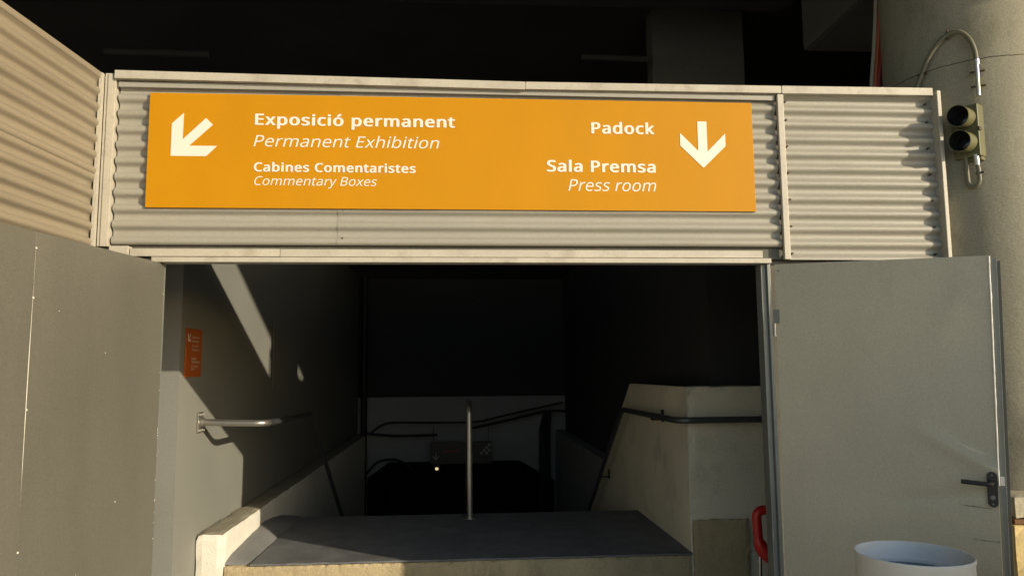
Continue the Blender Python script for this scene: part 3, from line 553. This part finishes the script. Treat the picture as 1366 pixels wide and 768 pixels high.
 'm': (750, "540 438 584 434 621 421 649 401 669 371 681 330 685 280 685 0 615 0 615 277 613 308 606 333 594 353 577 367 555 376 528 379 490 374 460 362 438 342 423 315 414 280 411 237 411 0 342 0 342 277 341 298 337 317 332 333 325 347 315 359 303 367 289 374 272 377 253 379 227 377 204 370 185 360 170 347 158 329 150 308 144 283 140 255 139 223 139 0 68 0 68 430 125 430 136 371 140 371 149 385 160 398 173 409 186 418 201 425 217 431 233 435 249 437 266 438 298 436 325 430 349 420 369 406 386 388 398 366 402 366 418 388 438 406 461 420 486 430 512 436", "56 58 57 69 1 0 55 58 56 55 59 58 68 1 69 54 59 55 68 2 1 53 59 54 53 60 59 67 2 68 44 46 45 44 47 46 52 60 53 67 3 2 52 61 60 66 3 67 51 61 52 50 61 51 50 62 61 65 3 66 65 4 3 49 62 50 64 15 65 15 4 65 49 32 62 32 63 62 48 33 49 33 32 49 48 34 33 64 16 15 14 4 15 31 63 32 48 35 34 13 4 14 64 17 16 30 63 31 44 48 47 44 39 48 39 38 48 38 37 48 37 36 48 36 35 48 13 5 4 29 63 30 12 5 13 29 64 63 29 17 64 29 18 17 28 18 29 11 5 12 27 18 28 27 19 18 26 19 27 10 5 11 10 6 5 25 19 26 25 20 19 44 40 39 9 6 10 24 20 25 44 41 40 9 7 6 24 21 20 23 21 24 8 7 9 44 42 41 23 22 21 44 43 42"),
 'n': (496, "275 438 322 434 361 421 391 401 413 371 426 330 431 280 431 0 361 0 361 275 358 307 351 333 338 353 319 367 295 376 265 379 222 374 189 361 166 338 151 308 142 269 139 223 139 0 68 0 68 430 125 430 136 371 140 371 150 385 162 398 175 409 190 418 206 425 222 431 239 435 257 437", "35 1 0 34 1 35 33 1 34 33 2 1 32 2 33 23 25 24 23 26 25 31 2 32 31 3 2 30 3 31 29 3 30 29 4 3 28 4 29 27 15 28 15 4 28 27 16 15 14 4 15 13 4 14 27 17 16 23 27 26 23 19 27 19 18 27 18 17 27 13 5 4 12 5 13 11 5 12 10 5 11 10 6 5 23 20 19 9 6 10 9 7 6 8 7 9 23 21 20 23 22 21"),
 'o': (485, "442 216 440 181 436 150 428 121 417 95 404 71 388 51 369 33 348 18 324 7 299 -1 271 -6 241 -8 214 -6 188 -1 163 7 140 18 119 33 100 51 84 71 70 95 59 121 51 150 46 181 44 216 47 261 55 301 68 336 87 367 110 392 137 412 169 426 204 435 244 438 281 435 316 426 347 412 374 392 398 367 417 336 431 301 439 261 117 216 119 184 123 154 130 128 141 105 155 86 172 71 192 59 216 53 243 51 270 53 294 59 314 71 331 86 345 105 356 128 363 154 367 184 369 216 367 248 363 277 355 303 345 325 331 344 314 359 294 370 270 376 242 379 202 374 171 359 147 335 130 303 120 263", "32 34 33 31 34 32 31 35 34 30 35 31 30 36 35 29 36 30 29 37 36 29 38 37 28 69 29 69 38 29 28 70 69 68 38 69 67 38 68 28 71 70 66 38 67 66 39 38 27 71 28 27 72 71 65 39 66 64 39 65 26 72 27 64 40 39 26 73 72 63 40 64 62 40 63 26 74 73 25 74 26 62 41 40 61 41 62 25 42 74 24 42 25 61 0 41 60 0 61 23 42 24 23 43 42 59 0 60 59 1 0 23 44 43 58 1 59 22 44 23 58 2 1 22 45 44 57 2 58 21 45 22 57 3 2 21 46 45 56 3 57 20 46 21 56 4 3 20 47 46 55 4 56 19 47 20 55 5 4 19 48 47 54 5 55 18 48 19 54 6 5 18 49 48 53 6 54 18 50 49 52 6 53 18 51 50 51 6 52 17 51 18 17 6 51 17 7 6 16 7 17 16 8 7 16 9 8 15 9 16 14 9 15 14 10 9 14 11 10 13 11 14 13 12 11"),
 'p': (493, "273 438 322 432 365 413 401 383 428 339 444 284 449 216 447 170 439 129 427 93 410 62 390 37 365 17 337 3 306 -5 272 -8 251 -7 231 -4 213 1 197 7 182 15 170 24 158 33 148 44 139 55 134 55 135 45 136 33 137 20 138 7 139 -5 139 -16 139 -192 68 -192 68 430 126 430 136 371 139 371 148 383 158 394 170 405 182 414 197 422 213 429 231 434 251 437 260 379 233 377 210 371 190 362 174 349 161 333 152 313 145 289 141 261 139 229 139 216 140 182 144 152 150 126 159 103 172 85 188 70 208 59 233 53 261 51 286 53 308 60 326 72 341 88 354 108 364 131 371 157 375 186 376 217 373 262 363 302 348 334 325 359 296 374", "45 1 0 44 1 45 43 1 44 43 2 1 33 35 34 33 36 35 42 2 43 41 2 42 40 2 41 40 3 2 39 3 40 38 3 39 37 46 38 46 3 38 46 79 3 79 4 3 37 47 46 37 48 47 78 4 79 33 37 36 33 53 37 53 52 37 52 51 37 51 50 37 50 49 37 49 48 37 77 4 78 77 5 4 76 5 77 75 5 76 33 54 53 75 6 5 74 6 75 33 55 54 33 56 55 73 6 74 33 57 56 73 7 6 72 7 73 33 58 57 72 8 7 71 8 72 33 59 58 70 8 71 70 9 8 33 25 59 25 60 59 69 9 70 25 61 60 69 10 9 68 10 69 25 62 61 67 10 68 25 63 62 67 11 10 66 11 67 25 24 63 24 64 63 33 26 25 23 64 24 65 11 66 23 65 64 23 11 65 33 27 26 22 11 23 22 12 11 21 12 22 33 28 27 20 12 21 33 29 28 20 13 12 19 13 20 18 13 19 33 30 29 18 14 13 17 14 18 16 14 17 16 15 14 33 31 30 33 32 31"),
 'r': (331, "269 438 277 438 286 437 295 437 304 436 312 435 319 433 310 368 303 370 296 371 287 372 279 373 271 374 264 374 248 373 232 369 217 363 202 355 189 346 176 334 166 321 156 305 149 289 143 270 140 251 139 229 139 0 68 0 68 430 126 430 134 351 137 351 147 367 158 381 170 395 183 407 198 418 214 426 231 433 249 437", "39 1 0 39 2 1 39 3 2 39 4 3 38 4 39 38 5 4 38 6 5 38 7 6 37 7 38 27 29 28 27 30 29 36 7 37 35 7 36 34 8 35 8 7 35 33 11 34 11 10 34 10 9 34 9 8 34 32 13 33 13 12 33 12 11 33 32 14 13 32 15 14 32 16 15 31 16 32 31 17 16 31 18 17 27 31 30 27 23 31 23 22 31 22 21 31 21 20 31 20 19 31 19 18 31 27 24 23 27 25 24 27 26 25"),
 's': (384, "348 119 346 92 339 69 327 49 311 32 292 18 268 6 241 -2 210 -6 176 -8 148 -7 122 -5 99 -1 78 5 59 11 42 19 42 83 60 75 81 67 104 60 128 54 153 50 178 49 211 51 236 57 256 66 269 79 277 94 280 112 279 123 276 132 271 141 264 150 253 158 239 167 222 176 200 185 174 196 148 206 124 217 103 228 84 239 69 252 57 266 48 283 43 302 41 324 46 358 61 386 85 408 118 425 157 435 202 438 228 437 252 434 275 430 298 424 319 417 339 409 315 353 297 360 278 366 258 372 238 377 218 379 197 380 171 379 149 374 131 366 118 356 111 343 108 328 109 317 113 307 119 298 127 290 139 282 154 274 172 266 193 256 219 246 245 236 268 226 289 215 306 203 321 191 333 176 341 159 346 140", "51 53 52 51 54 53 50 54 51 50 55 54 50 56 55 49 56 50 49 57 56 49 58 57 49 63 58 63 62 58 62 61 58 61 60 58 60 59 58 48 65 49 65 64 49 64 63 49 47 66 48 66 65 48 47 67 66 47 68 67 47 69 68 46 69 47 46 70 69 46 71 70 46 72 71 45 72 46 45 73 72 45 74 73 44 74 45 44 75 74 44 76 75 43 76 44 43 77 76 43 78 77 42 78 43 42 79 78 42 80 79 41 80 42 41 81 80 40 81 41 40 82 81 39 82 40 39 83 82 38 83 39 38 84 83 37 84 38 37 85 84 36 85 37 36 86 85 35 86 36 35 87 86 34 87 35 33 87 34 33 88 87 32 88 33 31 88 32 30 88 31 30 0 88 29 0 30 28 0 29 28 1 0 27 1 28 26 1 27 26 2 1 15 17 16 25 2 26 15 18 17 25 3 2 15 19 18 24 3 25 15 20 19 23 3 24 15 21 20 22 3 23 15 22 21 15 3 22 15 4 3 15 5 4 14 5 15 14 6 5 13 6 14 13 7 6 12 7 13 11 7 12 11 8 7 10 8 11 10 9 8"),
 't': (289, "212 50 222 50 233 51 245 53 255 54 264 56 272 59 272 5 263 1 253 -2 240 -4 226 -6 213 -8 200 -8 178 -7 157 -3 138 4 120 13 104 27 91 44 82 66 76 93 74 125 74 375 13 375 13 409 75 437 103 528 144 528 144 430 269 430 269 375 144 375 144 127 146 103 153 83 163 69 177 58 193 52", "26 28 27 26 29 28 25 29 26 25 30 29 25 31 30 24 31 25 23 31 24 22 32 23 32 31 23 22 33 32 22 34 33 21 34 22 21 35 34 20 35 21 20 36 35 20 37 36 19 37 20 5 7 6 19 38 37 4 7 5 3 7 4 2 7 3 19 0 38 1 7 2 0 7 1 19 7 0 18 7 19 17 7 18 16 7 17 16 8 7 15 8 16 15 9 8 15 10 9 14 10 15 14 11 10 14 12 11 13 12 14"),
 'x': (424, "170 220 22 430 102 430 213 268 322 430 402 430 253 220 410 0 330 0 213 172 94 0 14 0", "0 2 1 0 3 2 3 5 4 3 6 5 0 6 3 11 6 0 11 9 6 9 7 6 11 10 9 8 7 9"),
 'y': (409, "1 430 76 430 169 185 174 171 179 157 184 144 188 130 193 117 196 105 200 92 203 80 205 68 209 68 212 83 217 100 224 121 231 142 238 164 245 186 333 430 409 430 224 -59 213 -85 201 -108 188 -130 173 -148 157 -164 138 -176 117 -185 94 -191 67 -192 55 -192 44 -192 34 -190 25 -189 16 -188 9 -186 9 -130 15 -131 22 -132 30 -133 38 -134 47 -135 56 -135 72 -134 86 -131 99 -126 110 -118 121 -110 130 -99 138 -87 145 -73 152 -59 174 -2", "53 1 0 53 2 1 18 20 19 18 21 20 17 21 18 53 3 2 53 4 3 16 21 17 53 5 4 53 6 5 15 21 16 53 7 6 14 21 15 53 8 7 53 9 8 13 21 14 53 10 9 12 21 13 53 11 10 53 12 11 53 21 12 52 21 53 51 21 52 51 22 21 50 22 51 50 23 22 49 23 50 48 23 49 48 24 23 47 24 48 46 24 47 45 24 46 45 25 24 36 38 37 44 25 45 36 39 38 36 40 39 36 41 40 43 25 44 36 42 41 36 43 42 36 25 43 36 26 25 36 27 26 36 28 27 36 29 28 35 29 36 34 29 35 33 29 34 32 29 33 32 30 29 31 30 32"),
 'ó': (485, "362 606 356 598 349 589 341 579 331 568 321 557 311 546 300 534 289 523 278 513 267 503 257 494 247 486 200 486 200 496 209 506 217 518 227 532 236 546 245 560 254 575 263 589 270 602 277 614 362 614 442 216 440 181 436 150 428 121 417 95 404 71 388 51 369 33 348 18 324 7 299 -1 271 -6 241 -8 214 -6 188 -1 163 7 140 18 119 33 100 51 84 71 70 95 59 121 51 150 46 181 44 216 47 261 55 301 68 336 87 367 110 392 137 412 169 426 204 435 244 438 281 435 316 426 347 412 374 392 398 367 417 336 431 301 439 261 117 216 119 184 123 154 130 128 141 105 155 86 172 71 192 59 216 53 243 51 270 53 294 59 314 71 331 86 345 105 356 128 363 154 367 184 369 216 367 248 363 277 355 303 345 325 331 344 314 359 294 370 270 376 242 379 202 374 171 359 147 335 130 303 120 263", "57 59 58 56 59 57 56 60 59 55 60 56 55 61 60 54 61 55 54 62 61 54 63 62 53 94 54 94 63 54 53 95 94 93 63 94 92 63 93 53 96 95 91 63 92 91 64 63 52 96 53 52 97 96 90 64 91 89 64 90 51 97 52 89 65 64 51 98 97 88 65 89 87 65 88 51 99 98 50 99 51 87 66 65 86 66 87 50 67 99 49 67 50 86 25 66 85 25 86 48 67 49 48 68 67 84 25 85 84 26 25 48 69 68 83 26 84 47 69 48 83 27 26 47 70 69 82 27 83 46 70 47 82 28 27 46 71 70 81 28 82 45 71 46 81 29 28 45 72 71 80 29 81 44 72 45 80 30 29 44 73 72 79 30 80 43 73 44 79 31 30 43 74 73 78 31 79 43 75 74 77 31 78 43 76 75 76 31 77 42 76 43 42 31 76 42 32 31 41 32 42 41 33 32 41 34 33 40 34 41 39 34 40 39 35 34 39 36 35 38 36 39 38 37 36 22 24 23 22 0 24 22 1 0 21 1 22 21 2 1 21 3 2 20 3 21 20 4 3 19 4 20 19 5 4 18 5 19 18 6 5 18 7 6 17 7 18 17 8 7 16 8 17 16 9 8 15 9 16 15 10 9 14 10 15 14 11 10 13 11 14 13 12 11"),
}
def text_me(t, shear=0, bold=0):
    vs, fs, pen = [], [], 0
    for ch in t:
        adv, v, f = GLYPHS[ch]; v = list(map(int, v.split())); f = list(map(int, f.split())); n0 = len(vs)
        for i in range(0, len(v), 2):
            x, y = v[i]/1000, v[i+1]/1000; vs.append((pen+x+y*shear, y, 0))
        for i in range(0, len(f), 3): fs.append((n0+f[i], n0+f[i+1], n0+f[i+2]))
        pen += adv/1000+bold*1.3
    me = bpy.data.meshes.new('t'); me.from_pydata(vs, [], fs); return me
def lettering(name, s, x0, x1, zb, cap, y, m, parent, bold=0, shear=0, frame=None):
    """one object per word, sized to the given run of the line; heavy strokes are stacked thin layers"""
    me = text_me('E'); ch = max(v.co.y for v in me.vertices); bpy.data.meshes.remove(me)
    me = text_me(s, shear, bold); X0 = min(v.co.x for v in me.vertices); X1 = max(v.co.x for v in me.vertices)
    sx = (x1-x0)/(X1-X0+2*bold); sy = cap/(ch+bold)
    bm = BM(); bm.from_mesh(me); bpy.data.meshes.remove(me)
    bm.verts.ensure_lookup_table(); seen = set(); isl = []
    for v in bm.verts:
        if v in seen: continue
        st_ = [v]; seen.add(v); g_ = []
        while st_:
            q = st_.pop(); g_.append(q)
            for e in q.link_edges:
                o_ = e.other_vert(q)
                if o_ not in seen: seen.add(o_); st_.append(o_)
        isl.append((min(q.co.x for q in g_), max(q.co.x for q in g_), g_))
    isl.sort(key=lambda t: t[0]); words = []
    for a, b, g_ in isl:
        if words and a-words[-1][1] < .13: words[-1][1] = max(words[-1][1], b); words[-1][2] += g_
        else: words.append([a, b, list(g_)])
    layers = [(0,0)] if bold == 0 else [(0,0),(-bold,0),(bold,0),(-bold*.55,bold*.4),(bold*.55,bold*.4),(-bold*.55,-bold*.4),(bold*.55,-bold*.4)]
    for a, b, g_ in words:
        gs = set(g_); nb = BM()
        for k, (dx, dy) in enumerate(layers):
            mp = {}
            for f in bm.faces:
                if f.verts[0] in gs:
                    vs = []
                    for v in f.verts:
                        if v not in mp:
                            A, B = x0+(v.co.x+dx+bold-X0)*sx, zb+(v.co.y+dy+bold*.4)*sy
                            mp[v] = nb.verts.new(frame(A, B, k*.0001) if frame else Vector((A, y-k*.00012, B)))
                        vs.append(mp[v])
                    nb.faces.new(vs)
        o = obj(name, nb, m, parent)
    bm.free()
sg = thing('direction_sign', 'long orange direction sign with white lettering and two arrows', 'sign', (0, 3.94, 2.455))
sb = BM(); box(sb, -1.631, 1.630, 3.952, 3.968, 2.455, 3.072, bev=.0015)
obj('sign_panel', sb, M_orange, sg)
YS = 3.9505
B1 = .034
for s, a, b, z, c, bo, sh in (('Exposició permanent', -1.084, -.023, 2.904, .062, B1, 0), ('Permanent Exhibition', -1.088, -.108, 2.787, .061, 0, .22),
        ('Cabines Comentaristes', -1.083, -.233, 2.651, .049, B1, 0), ('Commentary Boxes', -1.078, -.437, 2.578, .047, 0, .22),
        ('Padock', .721, 1.073, 2.883, .064, B1, 0), ('Sala Premsa', .473, 1.074, 2.667, .064, B1, 0), ('Press room', .590, 1.074, 2.562, .064, 0, .22)):
    lettering('lettering', s, a, b, z, c, YS, M_white, sg, bo, sh)
for poly in ([(1.316,2.96),(1.368,2.96),(1.368,2.789),(1.471,2.893),(1.471,2.821),(1.343,2.697),(1.216,2.821),(1.216,2.893),(1.316,2.792)],
             [(-1.512,2.905),(-1.452,2.963),(-1.454,2.819),(-1.337,2.937),(-1.301,2.901),(-1.419,2.786),(-1.276,2.786),(-1.330,2.730),(-1.512,2.730)]):
    obj('arrow_symbol', prism(BM(), poly, 'y', 3.9500, 3.9515), M_white, sg)

# small orange sign on the passage wall
ss = thing('small_sign', 'small orange sign with white lettering on the shaded left passage wall', 'sign', (-1.85, 5.37, 1.57))
obj('sign_panel', bx(-1.848, -1.838, 5.215, 5.52, 1.57, 1.90, bev=.001), M_osign, ss)
SF = lambda a, b, w_: Vector((-1.8365+w_, 5.215+a, 1.57+b))
rows = [('Exposició',.265),('permanent',.238),('Permanent',.205),('Exhibition',.178),('Cabines',.118),('Comentaristes',.096),('Commentary',.066),('Boxes',.046)]
for k, (s, z) in enumerate(rows):
    wdt = .0155*len(s)*(.85 if k > 3 else 1)
    lettering('lettering', s, .10, .10+min(wdt,.19), z, .016, 0, M_faint, ss, .02 if k in (0,1,4,5) else 0, .2 if k in (2,3,6,7) else 0, frame=SF)
ar = BM()
pol = [(-1.512,2.905),(-1.452,2.963),(-1.454,2.819),(-1.337,2.937),(-1.301,2.901),(-1.419,2.786),(-1.276,2.786),(-1.330,2.730),(-1.512,2.730)]
fc_ = ar.faces.new([ar.verts.new(SF(.02+(a+1.512)*.28, .24+(b-2.73)*.28, 0)) for a, b in pol])
obj('arrow_symbol', ar, M_faint, ss)
# thin trim on the passage wall where the sun strip ends
tag(obj('wall_conduit', tube(BM(), [(-1.838,7.60,1.45),(-1.838,7.60,2.1)], .014, 10), M_dconc, None, True),
    'short vertical conduit on the passage wall beside the sunlit strip', 'conduit')

# ------------------------------------------------------------------ round column, lamp, conduits, cables
colm = thing('round_column', 'massive round concrete column at the right with a cracked casting joint', 'column', (3.179, 4.285, 0))
bm = BM(); seg = 96; prof = []
zs = [0.0]+[.1*k for k in range(1, 51)]+[5.165]
CX, CY = 3.179, 4.285
CR = lambda z: .50+.012*(3.3-z)
rings = []
for z in zs:
    rings.append([(CX+(CR(z)+.002*noise.noise(Vector((k*.3,z*2,0))))*math.cos(2*PI*k/seg), CY+(CR(z)+.002*noise.noise(Vector((k*.3,z*2,0))))*math.sin(2*PI*k/seg), z) for k in range(seg)])
RV = [[bm.verts.new(p) for p in r_] for r_ in rings]
for A, B in zip(RV, RV[1:]):
    for k in range(seg): bm.faces.new((A[k], A[(k+1)%seg], B[(k+1)%seg], B[k]))
obj('shaft', bm, M_conc, colm, True)
jb = BM(); pts = []
for k in range(60):
    a = math.radians(150+k*2.6); z = 3.318+.006*noise.noise(Vector((k*.45,0,0)))
    pts.append((CX+(CR(z)-.0008)*math.cos(a), CY+(CR(z)-.0008)*math.sin(a), z))
tube(jb, pts, [.0022+.0022*abs(noise.noise(Vector((k*.7,3,0)))) for k in range(60)], 6)
obj('joint_crack', jb, M_clamp, colm, True)
def onc(x_ratio, z, off=0.0):
    """point on the column shaft seen along the plan ratio X/Y"""
    R_ = CR(z); A = 1+x_ratio**2; Bq = -2*(x_ratio*CX+CY); Cq = CX**2+CY**2-R_*R_
    t = (-Bq-math.sqrt(max(0, Bq*Bq-4*A*Cq)))/(2*A); p = Vector((x_ratio*t, t, z))
    n = Vector((p.x-CX, p.y-CY, 0)).normalized(); return p+n*off, n
# signal lamp
P0, N0 = onc(.744, 2.935)
N0 = Vector((-.85,-.52,0)).normalized(); T0 = Vector((.52,-.85,0)).normalized(); P0 = P0+Vector((-.008,.022,-.034))
def LP(a, b, c): return P0+T0*a+Vector((0,0,b))+N0*c     # a sideways, b up, c outwards
lt = thing('signal_lamp', 'olive two-lens signal lamp with round hoods fixed to the round column', 'signal lamp', P0-Vector((0,0,.14)))
def lbox(a0,a1,b0,b1,c0,c1,bev=0):
    bm = bx(a0,a1,b0,b1,c0,c1,bev=bev)
    for v in bm.verts: v.co = LP(*v.co)
    return bm
obj('housing', lbox(-.075,.055,-.15,.145,-.06,.06,bev=.006), M_olive, lt)
obj('mounting_plate', lbox(-.09,-.076,-.11,.11,-.05,.05), M_olive, lt)
for zc in (.073, -.068):
    hd = BM(); seg = 40; R1 = .058
    o1, i1, o2, i2 = [], [], [], []
    for k in range(seg):
        a = 2*PI*k/seg; c, s = math.cos(a), math.sin(a)
        # hood longer at the top than at the bottom
        L = .158-.025*(1-s)*.5
        o1.append(hd.verts.new(LP(-.012+R1*c, zc+R1*s, .055))); o2.append(hd.verts.new(LP(-.012+R1*c, zc+R1*s, L)))
        i1.append(hd.verts.new(LP(-.012+(R1-.003)*c, zc+(R1-.003)*s, .055))); i2.append(hd.verts.new(LP(-.012+(R1-.003)*c, zc+(R1-.003)*s, L)))
    for k in range(seg):
        q = (k+1)%seg
        hd.faces.new((o1[k],o1[q],o2[q],o2[k])); hd.faces.new((i1[k],i2[k],i2[q],i1[q])); hd.faces.new((o2[k],o2[q],i2[q],i2[k]))
    ho = obj('hood', hd, M_olive, lt, True, mats=[M_olive, M_black])
    for i, f in enumerate(ho.data.polygons): f.material_index = 1 if i % 3 == 1 else 0
    ln = BM(); cv = ln.verts.new(LP(-.012, zc, .08)); rg = [ln.verts.new(LP(-.012+.052*math.cos(2*PI*k/32), zc+.052*math.sin(2*PI*k/32), .063)) for k in range(32)]
    for k in range(32): ln.faces.new((cv, rg[k], rg[(k+1)%32]))
    obj('lens', ln, M_lens, ho, True)
obj('hinge_lug', lbox(.053,.062,-.01,.01,.04,.068), M_clamp, lt)
obj('hinge_lug', lbox(-.04,.05,-.17,-.151,-.03,.04), M_olive, lt)
# conduit from behind the fascia up and over to the lamp
ct = thing('conduit', 'grey conduit arching over the column face down to the signal lamp', 'conduit', P0+Vector((0,0,.15)))
def arc(pts, off=.03):
    return [onc(r_, z, off)[0] for r_, z in pts]
cpts = arc([(.655,3.14),(.662,3.22),(.672,3.30),(.684,3.39),(.699,3.455),(.715,3.49),(.730,3.485),(.742,3.44),(.749,3.37),(.751,3.30)])
sm = []
for i in range(len(cpts)-1):
    p0, p1, p2, p3 = cpts[max(i-1,0)], cpts[i], cpts[i+1], cpts[min(i+2,len(cpts)-1)]
    for k in range(6):
        t = k/6; sm.append(.5*((2*p1)+(-p0+p2)*t+(2*p0-5*p1+4*p2-p3)*t*t+(-p0+3*p1-3*p2+p3)*t**3))
sm.append(cpts[-1])
obj('flexible_hose', tube(BM(), sm, .013, 14), M_cond, ct, True)
a_, _ = onc(.751,3.31,.03); b_, _ = onc(.750,3.09,.045)
obj('metal_tube', tube(BM(), [a_, b_], .011, 14), M_zinc, ct, True)
obj('coupling', tube(BM(), [a_+Vector((0,0,-.005)), a_+Vector((0,0,-.035))], .0145, 14), M_zinc, ct, True)
for z in (3.235, 3.15):
    p, n = onc(.751, z, .03); t = Vector((0,0,1)).cross(n).normalized()
    obj('clamp', tube(BM(), [p-t*.035, p+t*.035], .006, 8), M_clamp, ct, True)
p, n = onc(.712, 3.49, .03); t = Vector((0,0,1)).cross(n).normalized(); obj('clamp', tube(BM(), [p+Vector((0,0,-.03)), p+Vector((0,0,.025))], .007, 8), M_clamp, ct, True)
p, n = onc(.672, 3.30, .03); t = Vector((0,0,1)).cross(n).normalized(); obj('clamp', tube(BM(), [p-t*.028, p+t*.028], .007, 8), M_clamp, ct, True)
c2 = thing('conduit', 'conduit loop hanging below the signal lamp on the round column', 'conduit', P0-Vector((0,0,.35)))
lo = [LP(-.025,-.14,.05), LP(-.025,-.22,.05)]+[LP(.005-.030*math.cos(a), -.275-.032*math.sin(a)*1.3, .045) for a in [PI*k/10 for k in range(11)]]+[LP(.035,-.22,.05), LP(.030,-.20,.05)]
obj('flexible_hose', tube(BM(), lo, .0115, 14), M_cond, c2, True)
obj('metal_tube', tube(BM(), [LP(.030,-.20,.05), LP(.028,-.14,.05)], .0135, 14), M_zinc, c2, True)
obj('clamp', tube(BM(), [LP(.02,-.245,.05), LP(.062,-.245,.05)], .006, 8), M_clamp, c2, True)
# cables beside the column
for k, (m, lab, a, b, r_) in enumerate(((M_cgry,'pale cable, leftmost of the bundle falling behind the fascia',2.648,2.725,.012),(M_corg,'orange cable falling behind the fascia beside the round column',2.672,2.75,.013),
        (M_cred,'dark red cable falling behind the fascia beside the round column',2.69,2.785,.015),(M_cblk,'black cable, rightmost of the bundle falling behind the fascia',2.715,2.825,.02))):
    cable(lab, [(a-.01,4.5,2.6),(a,4.5,3.36),((a+b)/2+.004,4.5,3.66),(b,4.5,4.0),(b+.05,4.5,5.16)], r_, m, 'cables beside the round column', .15)

# ------------------------------------------------------------------ drum, chair, blocks
dr = thing('drum', 'open white plastic drum with pale blue inside before the dented door', 'drum', (1.80, 2.92, 0))
DC = (1.778, 2.925, 0); R0 = .214; H = .872
bm = BM(); lathe(bm, [(0.001,0),(R0-.02,0),(R0-.01,.02),(R0-.006,.3),(R0,.32),(R0,.33),(R0-.006,.35),(R0-.004,H-.02),(R0,H-.012),(R0,H)], DC, 72)
obj('drum_wall', bm, M_bin, dr, True)
bm = BM(); lathe(bm, [(R0,H),(R0-.002,H+.003),(R0-.007,H+.002),(R0-.009,H-.01),(R0-.010,H-.055),(R0-.018,H-.065),(R0-.016,.05)], DC, 72)
obj('drum_lining', bm, M_binin, dr, True)
bm = BM(); lathe(bm, [(R0-.012,H-.075),(R0-.035,H-.085),(R0-.06,H-.088),(.001,H-.09)], DC, 48)
obj('drum_lid', bm, M_binfl, dr, True)

chr_ = thing('plastic_chair', 'red plastic chair with metal legs half hidden by the door frame', 'chair', (1.98, 4.62, 0))
pr = fillet([(2.10,4.42,.775),(1.742,4.42,.768),(1.750,4.42,.565),(1.97,4.42,.385)], .05, 8)
obj('backrest_frame', tube(BM(), pr, [.027]*12+[.032+.018*k/(len(pr)-13) for k in range(len(pr)-12)], 14), M_chair, chr_, True)
stb = BM(); prism(stb, [(1.95,.40),(1.98,.375),(2.15,.37),(2.20,.40),(2.18,.43),(1.97,.44)], 'y', 4.45, 4.86)
bmesh.ops.bevel(stb, geom=list(stb.edges), offset=.008, segments=2, affect='EDGES')
obj('seat', stb, M_chair, chr_, True)
for x, y in ((1.745,4.44),(1.95,4.80),(2.14,4.44),(2.14,4.80)):
    obj('leg', tube(BM(), [(x,y,0),(x+(.02 if x<2 else -.02),y,.42 if y > 4.5 or x > 2 else .54)], .011, 10), M_chrome, chr_, True)

tag(obj('pale_block', rough_box(2.77, 3.5, 3.66, 3.95, .842, .951, .04, .004, .006), M_stone, None), 'pale stone block lying on the ochre plinth behind the dented door', 'stone block')
pb = thing('plinth', 'sunlit ochre plinth with brown strip at the foot of the round column', 'plinth', (3.2, 3.8, 0))
obj('brown_strip', bx(2.76, 3.6, 3.655, 3.96, .818, .839), M_brown, pb)
obj('plinth_base', rough_box(2.75, 3.6, 3.65, 3.97, 0, .817, .06, .006, .01), M_yell, pb)
tag(obj('ochre_kerb', rough_box(2.335, 2.62, 2.95, 3.12, 0, .725, .05, .006, .012), M_yell, None), 'low ochre kerb stone at the bottom right corner before the door edge', 'stone block')
cb = thing('sun_blocker', 'added grey cabinet standing right of the doorway, outside the frame', 'blocker', (3.6, 1.6, 0))  # unseen box added to throw shade on the drum
obj('blocker_body', bx(2.95, 4.3, 1.3, 1.9, .1, 1.75, bev=.01), M_jamb, cb)
obj('blocker_base', bx(3.0, 4.25, 1.35, 1.85, 0, .099), M_dconc, cb)
for x in (2.97, 3.64): obj('blocker_door', bx(x, x+.64, 1.28, 1.299, .14, 1.71, bev=.004), M_jamb, cb)
print('objects', len(bpy.data.objects), 'tris', sum(len(m.polygons)*2 for m in bpy.data.meshes))
